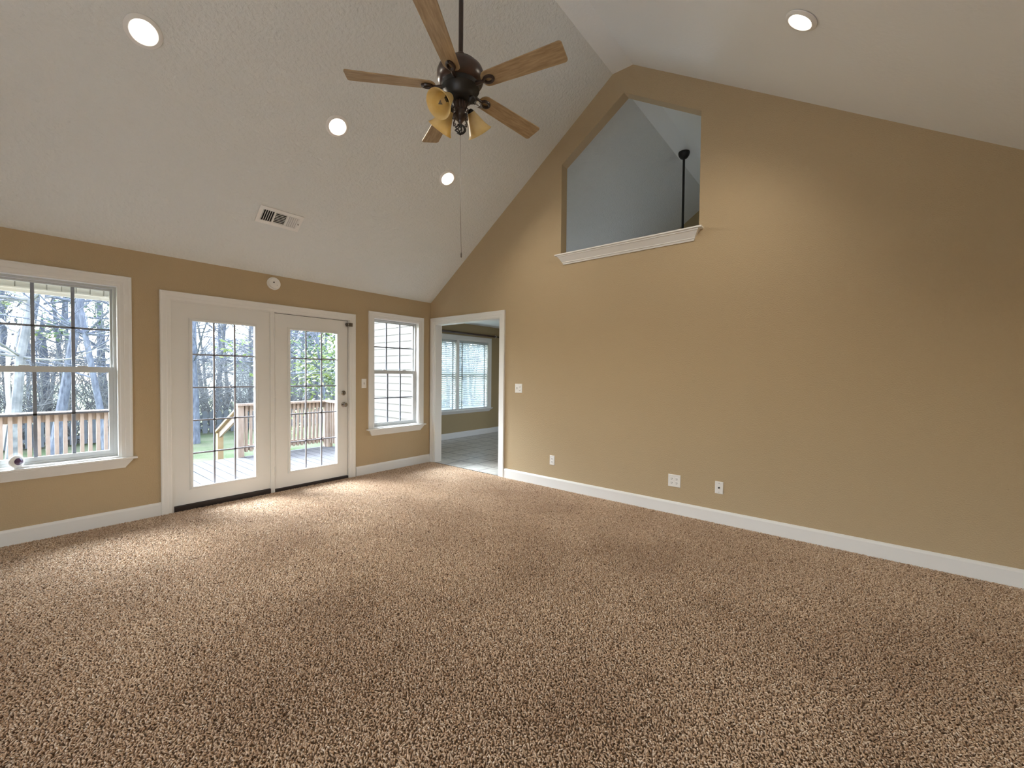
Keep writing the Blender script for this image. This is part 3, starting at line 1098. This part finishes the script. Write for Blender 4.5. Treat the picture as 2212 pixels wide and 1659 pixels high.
# ------------------------------------------------------------------ ceiling fan
FX, FY = -2.35, -3.09
fan = empty('ceiling_fan', (FX, FY, RZ))
tag(fan, 'bronze ceiling fan with oak blades, amber shades and long pull chain', 'ceiling fan')
dz = -RZ
Zf = lambda z: z - RZ
MB().lathe([(0.072, Zf(4.595)), (0.072, Zf(4.575)), (0.060, Zf(4.54)), (0.035, Zf(4.515)), (0.020, Zf(4.505))], seg=32).build('canopy', M['bronze'], fan)
MB().lathe([(0.0145, Zf(4.51)), (0.0145, Zf(3.33))], seg=20).build('downrod', M['bronze'], fan)
house = MB().lathe([(0.022, Zf(3.365)), (0.034, Zf(3.350)), (0.038, Zf(3.325)), (0.060, Zf(3.318)), (0.085, Zf(3.308)), (0.090, Zf(3.298)), (0.112, Zf(3.288)), (0.118, Zf(3.276)),
                    (0.138, Zf(3.262)), (0.147, Zf(3.238)), (0.147, Zf(3.215)), (0.140, Zf(3.190)), (0.128, Zf(3.172)), (0.10, Zf(3.160)), (0.0, Zf(3.158))], seg=48, cap1=False)
house.build('motor_housing', M['bronze_rib'], fan)
MB().lathe([(0.118, Zf(3.168)), (0.118, Zf(3.140)), (0.100, Zf(3.125)), (0.088, Zf(3.10)), (0.080, Zf(3.085)), (0.055, Zf(3.072)), (0.030, Zf(3.066))], seg=40).build('switch_housing', M['black'], fan)
stem = MB()
prof = []
stem.lathe([(0.026, Zf(3.072)), (0.026, Zf(3.020)), (0.034, Zf(3.012)), (0.030, Zf(3.004))], seg=24)
for k in range(10):
    w = 2 * math.pi * k / 10
    stem.tube([(0.027 * math.cos(w), 0.027 * math.sin(w), Zf(3.07)), (0.027 * math.cos(w), 0.027 * math.sin(w), Zf(3.018))], 0.006, 6)
stem.build('ribbed_stem', M['bronze_rib'], fan)
MB().lathe([(0.030, Zf(3.012)), (0.044, Zf(3.000)), (0.046, Zf(2.985)), (0.036, Zf(2.965)), (0.020, Zf(2.950)), (0.012, Zf(2.935)), (0.010, Zf(2.925))], seg=28).build('hub', M['bronze'], fan)
mb = MB()
for k in range(7):          # twisted open cage finial
    pts = []
    for i in range(13):
        t = i / 12
        th = math.pi * t
        w = 2 * math.pi * k / 7 + t * 2.2
        q = 0.031 * math.sin(th) + 0.003
        pts.append((q * math.cos(w), q * math.sin(w), Zf(2.928) - 0.062 * t))
    mb.tube(pts, 0.0038, 6)
mb.lathe([(0.006, Zf(2.930)), (0.008, Zf(2.925)), (0.006, Zf(2.92))], seg=12)
mb.lathe([(0.008, Zf(2.870)), (0.006, Zf(2.862)), (0.0, Zf(2.858))], seg=12, cap1=False)
mb.build('cage_finial', M['black'], fan)
ch = MB().tube([(0.0, 0, Zf(2.87)), (0.003, -0.002, Zf(2.5)), (0.012, -0.004, Zf(2.12))], 0.0013, 6)
ch.lathe([(0.002, Zf(2.13)), (0.0045, Zf(2.12)), (0.0045, Zf(2.10)), (0.0, Zf(2.095))], (0.012, -0.004, 0), (0, 0, 1), 10, cap1=False)
ch.build('pull_chain', M['steel'], fan)

BZ = Zf(3.152)


def blade_mesh():
    mb = MB()
    L0, L1 = 0.155, 0.690
    outl = []
    w0, w1 = 0.052, 0.066
    # root half-round, then tapering outward to a rounded square tip
    for k in range(9):
        a = math.pi / 2 + math.pi * k / 8
        outl.append((L0 + 0.04 + 0.04 * math.cos(a), w0 * math.sin(a)))
    rc = 0.018
    for (cx, cy, a0) in ((L1 - rc, -w1 + rc, -90), (L1 - rc, w1 - rc, 0)):
        for k in range(5):
            a = RAD(a0 + 22.5 * k)
            outl.append((cx + rc * math.cos(a), cy + rc * math.sin(a)))
    mb.prism(outl, lambda a, b, h: (a, b, h), -0.0035, 0.0035)
    return mb


def iron_mesh():
    mb = MB()
    mb.tube([(0.085, 0, 0.012), (0.115, 0, -0.004), (0.150, 0, -0.010), (0.182, 0, -0.009)], [0.015, 0.013, 0.011, 0.009], 10)
    pts = []
    for k in range(17):
        a = 2 * math.pi * k / 16
        pts.append((0.205 + 0.030 * math.cos(a), 0.021 * math.sin(a), -0.009))
    mb.tube(pts, 0.0095, 8)
    for sgn in (-1, 1):
        mb.tube([(0.165, 0.006 * sgn, -0.009), (0.19, 0.024 * sgn, -0.009), (0.205, 0.026 * sgn, -0.008)], 0.005, 6)
    return mb


blade0 = blade_mesh().build('blade', M['blade'], fan, bevel=0.0015)
iron0 = iron_mesh().build('blade_iron', M['bronze'], fan)
for k in range(5):
    a = RAD(138.2 - 72 * k)
    b_ = blade0 if k == 0 else blade0.copy()
    i_ = iron0 if k == 0 else iron0.copy()
    for o in (b_, i_):
        if k:
            COL.objects.link(o)
            o.parent = fan
        o.location = (0, 0, BZ)
        o.rotation_mode = 'XYZ'
        o.rotation_euler = (RAD(-12), 0, a)

# light kit: four scrolled arms, three shades, one bare bulb
for ang, bare in ((2, False), (92, False), (182, False), (272, True)):
    ca, sa = math.cos(RAD(ang)), math.sin(RAD(ang))
    P = lambda q, z: (q * ca, q * sa, Zf(z))
    mb = MB()
    mb.tube([P(0.030, 2.985), P(0.045, 3.004), P(0.058, 3.030), P(0.070, 3.052), P(0.083, 3.058), P(0.094, 3.050), P(0.100, 3.040)], 0.0055, 8)
    mb.tube([P(0.030, 2.990), P(0.050, 2.972), P(0.060, 2.955), P(0.058, 2.938), P(0.047, 2.936), P(0.043, 2.946), P(0.049, 2.952)], [0.0045, 0.0045, 0.004, 0.004, 0.0035, 0.003, 0.003], 7)
    mb.tube([P(0.050, 3.012), P(0.062, 3.002), P(0.068, 2.99), P(0.062, 2.982)], 0.0035, 6)
    arm = mb.build('light_arm', M['bronze'], fan)
    ax = Vector((0.72 * ca, 0.72 * sa, -0.69)).normalized()
    base = Vector(P(0.088, 3.052))
    MB().lathe([(0.012, -0.012), (0.020, -0.004), (0.024, 0.006), (0.024, 0.020), (0.017, 0.026), (0.013, 0.055), (0.0, 0.056)], base, ax, 20, cap1=False).build('socket', M['black'], arm)
    bulb = MB().lathe([(0.008, 0.052), (0.012, 0.060), (0.0165, 0.075), (0.0165, 0.085), (0.012, 0.105), (0.006, 0.122), (0.002, 0.132), (0.0, 0.133)], base, ax, 20, cap1=False)
    bulb.build('candle_bulb', M['bulb'], arm)
    if not bare:
        sh = MB()
        po = [(0.026, 0.006), (0.029, 0.016), (0.036, 0.034), (0.046, 0.062), (0.058, 0.092), (0.070, 0.116), (0.080, 0.130), (0.085, 0.134)]
        pi_ = [(q - 0.0035, h) for q, h in po][::-1]
        pr = po + [(0.0835, 0.1355)] + pi_
        sh.lathe(pr, base, ax, 40, cap0=False, cap1=False)
        n0 = len(sh.v) // 40
        sh.f += [((n0 - 1) * 40 + k, (n0 - 1) * 40 + (k + 1) % 40, (k + 1) % 40, k) for k in range(40)]
        sh.smooth += [True] * 40
        sh.build('lamp_shade', M['shade'], arm, sharp=70)

# second fan hanging beyond the gable opening
fan2 = empty('ceiling_fan.001', (2.09, -3.09, RZ))
tag(fan2, 'black fan downrod and canopy seen through the house-shaped wall opening', 'ceiling fan')
MB().lathe([(0.078, 0.0), (0.078, -0.022), (0.070, -0.05), (0.050, -0.080), (0.026, -0.096), (0.018, -0.10)], seg=32).build('canopy', M['black'], fan2)
MB().lathe([(0.0165, -0.09), (0.0165, Zf(3.33))], seg=16).build('downrod', M['black'], fan2)
for ch_ in fan.children:
    if ch_.name.split('.')[0] in ('motor_housing', 'switch_housing', 'blade', 'blade_iron'):
        c = ch_.copy()
        COL.objects.link(c)
        c.parent = fan2

# ------------------------------------------------------------------ object on the window sill
orn = empty('round_ornament', (-4.120, -0.010, 0.585))
tag(orn, 'small round white disc with purple glass eye on the wide window sill', 'ornament')
OAX, OC = (0.62, -0.78, 0.10), (0, 0, 0.055)
MB().lathe([(0.036, -0.014), (0.046, -0.011), (0.050, -0.004), (0.050, 0.004), (0.042, 0.011), (0.028, 0.014)], OC, OAX, 36).build('disc', M['plate'], orn)
MB().lathe([(0.028, 0.012), (0.026, 0.019), (0.018, 0.025), (0.008, 0.0285), (0.0, 0.029)], OC, OAX, 30, cap1=False).build('glass_eye', M['purple'], orn)
MB().lathe([(0.024, 0.0), (0.024, 0.004), (0.012, 0.012)], (0, 0, 0), (0, 0, 1), 20).build('foot', M['plate'], orn)

# ------------------------------------------------------------------ blinds and curtain rod beyond the doorway
def blind(name, label, x0, x1, wand):
    root = empty(name, ((x0 + x1) / 2, YD + 0.035, 2.062))
    tag(root, label, 'window blind')
    w = (x1 - x0) / 2
    MB().box(-w, w, -0.028, 0.028, -0.045, 0.0).build('head_rail', M['blind'], root, bevel=0.003)
    mb = MB()
    n = 34
    tilt = RAD(-34)
    for k in range(n):
        z = -0.072 - k * 0.0405
        c, s_ = 0.024 * math.cos(tilt), 0.024 * math.sin(tilt)
        vs = []
        for x in (-w, w):
            vs += [(x, -c, z - s_), (x, 0, z + 0.0025), (x, c, z + s_), (x, c, z + s_ - 0.002), (x, 0, z + 0.0005), (x, -c, z - s_ - 0.002)]
        mb.add(vs, [(0, 1, 7, 6), (1, 2, 8, 7), (2, 3, 9, 8), (3, 4, 10, 9), (4, 5, 11, 10), (5, 0, 6, 11), (0, 1, 2, 3, 4, 5), (6, 7, 8, 9, 10, 11)])
    mb.build('slat', M['blind'], root)
    zb = -0.072 - n * 0.0405
    MB().box(-w, w, -0.024, 0.024, zb - 0.02, zb).build('bottom_rail', M['blind'], root, bevel=0.003)
    for s_ in (-0.8, 0.8):
        MB().box(s_ * w - 0.012, s_ * w + 0.012, -0.0275, -0.0265, zb, -0.04).build('ladder_tape', M['blind'], root)
    if wand:
        MB().tube([(-w + 0.09, -0.036, -0.03), (-w + 0.095, -0.038, -0.84)], 0.004, 8).build('tilt_wand', M['steel'], root)
    MB().tube([(w - 0.10, -0.036, -0.03), (w - 0.10, -0.036, -1.08)], 0.002, 6).build('lift_cord', M['steel'], root)
    return root


blind('window_blind', 'white slatted blind nearer the doorway frame, half hidden by jamb', 1.012, 1.895, False)
blind('window_blind.001', 'white slatted blind with dark tilt wand, fully seen through doorway', 1.980, 2.868, True)
rod = empty('curtain_rod', (1.94, YD - 0.085, 2.222))
tag(rod, 'dark brown curtain rod above the blinds beyond the doorway', 'curtain rod')
MB().lathe([(0.021, -1.17), (0.021, 1.12)], (0, 0, 0), (1, 0, 0), 20).build('pole', M['rodwood'], rod)
MB().lathe([(0.011, 1.12), (0.011, 1.30), (0.016, 1.31), (0.022, 1.33), (0.016, 1.35), (0.0, 1.36)], (0, 0, 0), (1, 0, 0), 16, cap1=False).build('finial', M['black'], rod)
for x in (-1.08, 1.10):
    mb = MB()
    pts = [(x, 0.026 * math.cos(a), 0.026 * math.sin(a)) for a in [2 * math.pi * k / 16 for k in range(17)]]
    mb.tube(pts, 0.006, 8)
    mb.box(x - 0.012, x + 0.012, 0.024, 0.084, -0.008, 0.008)
    br = mb.build('rod_bracket', M['plate'], rod)
    br['label'] = 'white rod bracket ring'

# ------------------------------------------------------------------ outside: house shell, deck, yard
def lap_siding(name, label, fn, a0, a1, z0, z1, lap=0.116):
    mb = MB()
    z = z0
    while z < z1 - 1e-6:
        t = min(z + lap, z1)
        poly = [(z, 0.0), (z, 0.014), (t, 0.003), (t, 0.0)]
        vs = [fn(a0, b, h) for b, h in poly] + [fn(a1, b, h) for b, h in poly]
        mb.add(vs, [(0, 1, 2, 3)[::-1], (4, 5, 6, 7), (0, 1, 5, 4), (1, 2, 6, 5), (2, 3, 7, 6), (3, 0, 4, 7)])
        z += lap
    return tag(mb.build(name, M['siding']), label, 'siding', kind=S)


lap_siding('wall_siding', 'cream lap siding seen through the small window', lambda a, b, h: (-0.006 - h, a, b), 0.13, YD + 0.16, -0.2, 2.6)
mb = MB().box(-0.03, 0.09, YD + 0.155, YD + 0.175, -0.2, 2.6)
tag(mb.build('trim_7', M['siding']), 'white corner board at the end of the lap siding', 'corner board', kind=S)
# eave face outside the wide window
eave = MB()
eave.box(-7.6, -1.6, 0.575, 0.60, 2.03, 2.06)
eave.box(-7.6, -1.6, 0.56, 0.612, 2.06, 2.072)
x = -7.6
while x < -1.6:
    eave.box(x + 0.003, min(x + 0.089, -1.6), 0.585, 0.60, 2.07, 2.34)
    x += 0.092
eave.box(-7.6, -1.6, 0.600, 0.605, 2.07, 2.34)
eave.box(-7.6, -1.6, 0.12, 0.605, 2.34, 2.38)
tag(eave.build('trim_8', M['soffit']), 'white vertical-boarded eave face at top of the wide window', 'eave', kind=S)

DZ = -0.10
GZ = -0.90
# deck boards: gaps between planks run out from the house
mb = MB()
x = -7.0
while x < 0.0:
    x1 = min(x + 0.132, -0.03)
    mb.box(x, x1, 0.13, 3.06, DZ - 0.03, DZ)
    x += 0.143
mb.box(-7.0, -0.03, 3.03, 3.07, DZ - 0.22, DZ - 0.03)
tag(mb.build('deck_floor', M['deckwood']), 'sunlit wooden deck boards outside the french doors', 'deck', kind=S)
mb = MB().box(-60, 70, 0.3, 90, GZ - 0.3, GZ)
tag(mb.build('ground', M['lawn']), 'grassy back yard and woods floor', 'ground', kind=S)

mb = MB().box(-13.5, XW - 0.13, -7.5, 0.2, -0.25, -0.12)  # unseen slab added to bounce daylight up onto the ceiling
tag(mb.build('reflector', M['concrete']), 'unseen added pale concrete patio outside the side opening', 'reflector', kind=S)
mb = MB().box(XE + 0.13, 10.0, -7.5, 0.2, -0.25, -0.12)  # unseen slab added to throw light up into the dining vault
tag(mb.build('reflector', M['concrete']), 'unseen added pale concrete reflector outside the dining side opening', 'reflector', kind=S)


def railing(name, label, p0, p1, posts, pitch=0.15, group=None, bw=0.019):
    p0, p1 = Vector(p0), Vector(p1)
    root = empty(name, (p0.x, p0.y, DZ))
    tag(root, label, 'deck railing', group='deck railings')
    dirv = (p1 - p0)
    ln = dirv.length
    root.rotation_euler = (0, 0, math.atan2(dirv.y, dirv.x))
    # local x along the rail
    MB().box(-0.06, ln + 0.06, -0.07, 0.07, 0.878, 0.915).build('cap_rail', M['cedar'], root, bevel=0.004)
    MB().box(0, ln, 0.035, 0.073, 0.78, 0.872).build('upper_rail', M['cedar'], root)
    MB().box(0, ln, 0.035, 0.073, 0.10, 0.19).build('lower_rail', M['cedar'], root)
    for q in posts:
        MB().box(q * ln - 0.045, q * ln + 0.045, -0.03, 0.06, -0.3, 0.878).build('post', M['cedar'], root)
    x = 0.09
    proto = None
    while x < ln - 0.05:
        if not any(abs(x - q * ln) < 0.06 for q in posts):
            if proto is None:
                o = proto = MB().box(-bw, bw, -0.004, 0.034, 0.08, 0.872).build('baluster', M['cedar'], root)
            else:
                o = proto.copy()
                COL.objects.link(o)
                o.parent = root
            o.location = (x, 0, 0)
        x += pitch
    return root


railing('deck_railing', 'long cedar deck railing outside the wide window', (-7.0, 3.0, 0), (-2.92, 3.0, 0), (0.0, 0.5, 1.0), 0.0775)
railing('deck_railing.001', 'cedar deck railing from stair post to deck corner outside french doors', (-1.62, 3.0, 0), (-0.12, 3.0, 0), (0.0, 1.0), 0.072)
railing('deck_railing.002', 'short side railing returning from deck corner to the pale siding', (-0.12, 2.93, 0), (-0.12, 1.70, 0), (0.0, 1.0), 0.08)

# stair
st = empty('deck_stairs', (-2.27, 3.07, GZ))
tag(st, 'wooden deck steps leading down to the lawn', 'stairs')
for k in range(4):
    z = 0.80 - 0.16 * (k + 1)
    MB().box(-0.62, 0.62, 0.01 + 0.28 * k, 0.29 + 0.28 * k, z - 0.035, z).build('tread', M['deckwood'], st)
for sx in (-0.64, 0.64):
    MB().prism([(0.0, 0.80), (1.20, 0.14), (1.20, 0.0), (1.0, 0.0), (0.0, 0.45)], lambda a, b, h: (h, a, b), sx - 0.02, sx + 0.02).build('stringer', M['cedar'], st)
for sx, lab in ((-0.685, 'pale pine stair handrail on the wide window side of steps'), (0.685, 'pale pine stair handrail sloping down beside the railing post')):
    hr = empty('stair_handrail', (-2.27 + sx, 3.07, GZ))
    tag(hr, lab, 'handrail', group='stair handrails')
    MB().prism([(0.02, 1.62), (1.20, 1.08), (1.20, 1.12), (0.02, 1.66)], lambda a, b, h: (h, a, b), -0.07, 0.07).build('rail', M['pine'], hr, bevel=0.004)
    MB().prism([(0.02, 1.50), (1.16, 0.98), (1.16, 1.09), (0.02, 1.61)], lambda a, b, h: (h, a, b), -0.02, 0.02).build('under_rail', M['cedar'], hr)
    MB().box(-0.045, 0.045, 1.07, 1.16, 0.0, 1.10).build('post', M['pine'], hr)

# picket fence across the yard
fx0, fx1, fy = -8.0, 12.0, 12.7
fen = empty('picket_fence', (fx0, fy, GZ))
tag(fen, 'weathered grey picket fence across the lawn before the woods', 'fence')
proto = None
k = 0
x = 0.0
while x < fx1 - fx0 and k < 98:
    if proto is None:
        w = 0.07
        o = proto = MB().prism([(-w, 0.06), (w, 0.06), (w, 0.78), (0.0, 0.88), (-w, 0.78)], lambda a, b, h: (a, h, b), -0.02, 0.0).build('picket', M['fence'], fen)
    else:
        o = proto.copy()
        COL.objects.link(o)
        o.parent = fen
    o.location = (x, 0, 0)
    x += 0.215
    k += 1
for z in (0.22, 0.62):
    MB().box(0, fx1 - fx0, 0.0, 0.04, z, z + 0.09).build('rail', M['fence'], fen)
for k in range(9):
    MB().box(k * 2.4 - 0.05, k * 2.4 + 0.05, 0.04, 0.14, 0, 0.85).build('post', M['fence'], fen)


# ------------------------------------------------------------------ trees
def tree_parts(seed, h, r0, lean, nb, fork=None, depth=3):
    """trunk and branch meshes of a bare tree, base at the origin"""
    R = random.Random(seed)
    tr, br = MB(), MB()
    pts, rads = [], []
    n = 9
    p = Vector((0, 0, -0.05))
    dirv = Vector((lean[0], lean[1], 1)).normalized()
    for i in range(n):
        pts.append(p.copy())
        rads.append(r0 * (1 - 0.75 * i / (n - 1)) * (1.25 if i == 0 else 1))
        dirv = (dirv + Vector((R.uniform(-.07, .07), R.uniform(-.07, .07), 0.03))).normalized()
        p = p + dirv * h / (n - 1)
    tr.tube(pts, rads, 9)

    def branch(p, dv, ln, rad, lev):
        m_ = 5
        ps, rs = [p.copy()], [rad]
        q = p.copy()
        dd = dv.copy()
        for i in range(m_):
            dd = (dd + Vector((R.uniform(-.28, .28), R.uniform(-.28, .28), R.uniform(-.16, .26)))).normalized()
            q = q + dd * ln / m_
            ps.append(q.copy())
            rs.append(rad * (1 - 0.8 * (i + 1) / m_))
        br.tube(ps, rs, 4 if lev > 1 else 5, caps=False)
        if lev < depth:
            for _ in range(R.randint(3, 4)):
                i = R.randint(1, m_)
                nd = (dd + Vector((R.uniform(-1, 1), R.uniform(-1, 1), R.uniform(-.5, .7)))).normalized()
                branch(ps[i], nd, ln * R.uniform(.45, .7), rs[i - 1] * 0.55, lev + 1)

    if fork:
        i = int(n * fork)
        for sgn in (-1, 1):
            branch(pts[i], Vector((0.42 * sgn, 0.1, 1)).normalized(), h * 0.42, rads[i] * 0.75, 1)
    for _ in range(nb):
        i = R.randint(2, n - 1)
        w = R.uniform(0, 2 * math.pi)
        branch(pts[i], Vector((math.cos(w), math.sin(w), R.uniform(-.05, .7))).normalized(), h * R.uniform(.16, .36), rads[i] * R.uniform(.3, .5), 1)
    return tr, br


def leaves_mb(seed, n, c, ext, size):
    R = random.Random(seed)
    mb = MB()
    cl = [(R.gauss(0, .5) * ext[0], R.gauss(0, .5) * ext[1], R.gauss(0, .5) * ext[2]) for _ in range(max(4, n // 60))]
    for _ in range(n):
        o = R.choice(cl)
        p = Vector((c[0] + o[0] + R.gauss(0, .16) * ext[0], c[1] + o[1] + R.gauss(0, .16) * ext[1], c[2] + o[2] + R.gauss(0, .14) * ext[2]))
        a = Vector((R.uniform(-1, 1), R.uniform(-1, 1), R.uniform(-.6, .6))).normalized()
        b = a.orthogonal().normalized()
        s_ = size * R.uniform(.6, 1.3)
        mb.add([p - a * s_, p + b * s_ * .45, p + a * s_, p - b * s_ * .45], [(0, 1, 2, 3)])
    return mb


protos = []
for k, (h, r0, lean, nb, fork) in enumerate([(11, 0.105, (0.03, 0), 26, None), (8.5, 0.075, (-0.06, 0.05), 26, 0.45), (11.5, 0.12, (0.05, -0.03), 24, None), (8, 0.075, (0.22, 0), 26, None), (9.5, 0.09, (-0.1, 0.0), 28, 0.6)]):
    tr, br = tree_parts(40 + k, h, r0, lean, nb, fork)
    protos.append((tr, br))
mesh_cache = {}


def tree(k, x, y, rz, sc, label, group, bark='bark', leaf=None):
    root = empty('bare_tree' if not leaf else 'leafy_tree', (x, y, GZ), rz)
    tag(root, label, 'tree', group=group)
    root.scale = (sc, sc, sc)
    key = (k, bark)
    if key not in mesh_cache:
        t_ = protos[k][0].build('trunk', M[bark], root)
        b_ = protos[k][1].build('branches', M[bark], root)
        mesh_cache[key] = (t_, b_)
    else:
        for q in mesh_cache[key]:
            c = q.copy()
            COL.objects.link(c)
            c.parent = root
    if leaf:
        leaves_mb(*leaf[:5]).build('foliage', M[leaf[5]], root)
    return root


WG = 'trees in the woods behind the fence'
WL = 'bare grey tree in the woods behind the picket fence'
# individually recognisable trees on the house side of the fence
tree(1, -2.55, 9.0, 0.3, 1.0, 'slim forked bare tree near the frame side of the wide window', WG)
tree(2, -3.35, 10.6, 1.0, 0.95, 'straight thick bare trunk in the middle of the wide window', WG)
tree(4, -4.05, 9.6, 2.2, 1.1, 'vine-hung leaning bare tree beside the purple-eyed ornament window edge', WG, 'bark2')
for q, pts in ((0, [(0.15, -0.1, 0.9), (0.35, -0.2, 2.0), (0.05, -0.25, 3.2), (-0.35, -0.2, 4.3), (-0.5, -0.1, 5.6)]), (1, [(0.5, -0.2, 0.3), (0.32, -0.22, 1.4), (0.38, -0.25, 2.5), (0.0, -0.2, 3.9), (-0.15, -0.1, 5.0)]), (2, [(-0.5, -0.2, 3.6), (-0.3, -0.25, 2.9), (0.1, -0.25, 2.75), (0.45, -0.2, 3.1)])):
    MB().tube(pts, [0.03, 0.028, 0.026, 0.022, 0.016][:len(pts)], 7).build('vine', M['vine'], bpy.data.objects['bare_tree.002'])
tree(0, -0.35, 10.8, 0.0, 0.95, 'tall straight dark trunk in the fixed french door panes', WG)
tree(3, 0.95, 7.6, 2.9, 1.15, 'leaning bare tree above the stair post', WG)
tree(2, 1.95, 10.4, 2.0, 1.0, 'twin-limbed bare tree behind the railing outside french doors', WG)
R = random.Random(11)
cnt = 0
for band, n in (((13.6, 17), 26), ((17, 22), 34), ((22, 30), 40)):
    for i in range(n):
        y = R.uniform(*band)
        sl = R.uniform(-0.12, 0.62) if i % 4 else R.uniform(0.84, 1.16)
        x = CAM.x + sl * (y - CAM.y)
        tree(R.randrange(5), x, y, R.uniform(0, 6.28), R.uniform(0.75, 1.15), WL, WG, 'bark' if R.random() < 0.75 else 'bark2')
        cnt += 1
# leafing trees seen through the hinged door and small sprays elsewhere
LGp = 'leafing trees beyond the deck'
tree(1, 2.6, 8.2, 0.5, 0.75, 'yellow-green leafing tree behind the hinged french door panes', LGp, 'bark', (5, 2600, (0.6, 0.3, 3.4), (2.6, 2.0, 2.2), 0.10, 'leaf'))
tree(3, 4.6, 10.5, 1.5, 0.85, 'green leafing tree farther behind the hinged french door', LGp, 'bark', (6, 2600, (0.0, 0.0, 3.6), (3.2, 2.2, 2.6), 0.11, 'leaf2'))
tree(4, -4.5, 13.2, 0.9, 0.9, 'bare tree with few pale green leaves at wide window edge', LGp, 'bark', (7, 500, (0.3, 0, 4.6), (2.2, 1.2, 1.0), 0.08, 'leaf'))
tree(0, -1.7, 13.6, 0.9, 0.9, 'bare tree with sparse green leaves beside the wide window frame', LGp, 'bark', (8, 500, (-0.3, 0, 4.2), (1.6, 1.2, 1.6), 0.08, 'leaf2'))


def thicket(name, label, x, y, seed, w, h, n, matn):
    Rr = random.Random(seed)
    mb = MB()
    for _ in range(n):
        p = Vector((Rr.uniform(-w, w), Rr.uniform(-.5, .5), 0))
        dv = Vector((Rr.uniform(-.8, .8), Rr.uniform(-.3, .3), 1)).normalized()
        ln = h * Rr.uniform(.5, 1.0)
        ps = [p]
        for i in range(5):
            dv = (dv + Vector((Rr.uniform(-.35, .35), Rr.uniform(-.2, .2), Rr.uniform(-.25, .1)))).normalized()
            ps.append(ps[-1] + dv * ln / 5)
        mb.tube(ps, [0.018, 0.014, 0.011, 0.009, 0.006, 0.004], 4, caps=False)
        for i in range(2, 6):
            e = ps[i] + Vector((Rr.uniform(-.5, .5), Rr.uniform(-.2, .2), Rr.uniform(-.1, .4)))
            mb.tube([ps[i], (ps[i] + e) / 2 + Vector((0, 0, .05)), e], [0.007, 0.005, 0.003], 3, caps=False)
    o = mb.build(name, M[matn], None, loc=(x, y, GZ))
    return tag(o, label, 'undergrowth', kind='stuff')


thicket('undergrowth', 'tangle of bare twigs behind fence in the wide window', -3.3, 13.6, 1, 2.8, 4.2, 420, 'bark2')
thicket('undergrowth.001', 'tangle of bare twigs behind fence in the french door panes', 1.4, 13.8, 2, 2.8, 3.8, 380, 'bark2')
thicket('undergrowth.002', 'tangle of bare twigs behind the leafing trees', 5.6, 14.2, 3, 2.4, 3.2, 260, 'bark2')
thicket('undergrowth.003', 'tangle of bare twigs outside the blinds', 14.5, 14.6, 4, 4.0, 2.6, 160, 'bark2')

# leaf litter tufts of grass near the deck
# pale house far behind the trees
hs = empty('neighbour_house', (12.2, 34, GZ))
tag(hs, 'pale house with grey roof far behind the trees', 'house')
MB().box(-5.5, 5.5, -4, 4, 0, 3.0).build('house_wall', M['housewall'], hs)
MB().prism([(-4.5, 2.9), (4.5, 2.9), (0, 5.0)], lambda a, b, h: (h, a, b), -5.9, 5.9).build('house_roof', M['roof'], hs)
for x in (-4, -1.5, 1.5, 4):
    wf = MB().box(x - 0.6, x + 0.6, -4.06, -3.99, 0.9, 2.3).build('house_window', M['trim'], hs)
    MB().box(x - 0.5, x + 0.5, -4.075, -4.055, 1.0, 2.2).build('pane', M['darkglass'], wf)
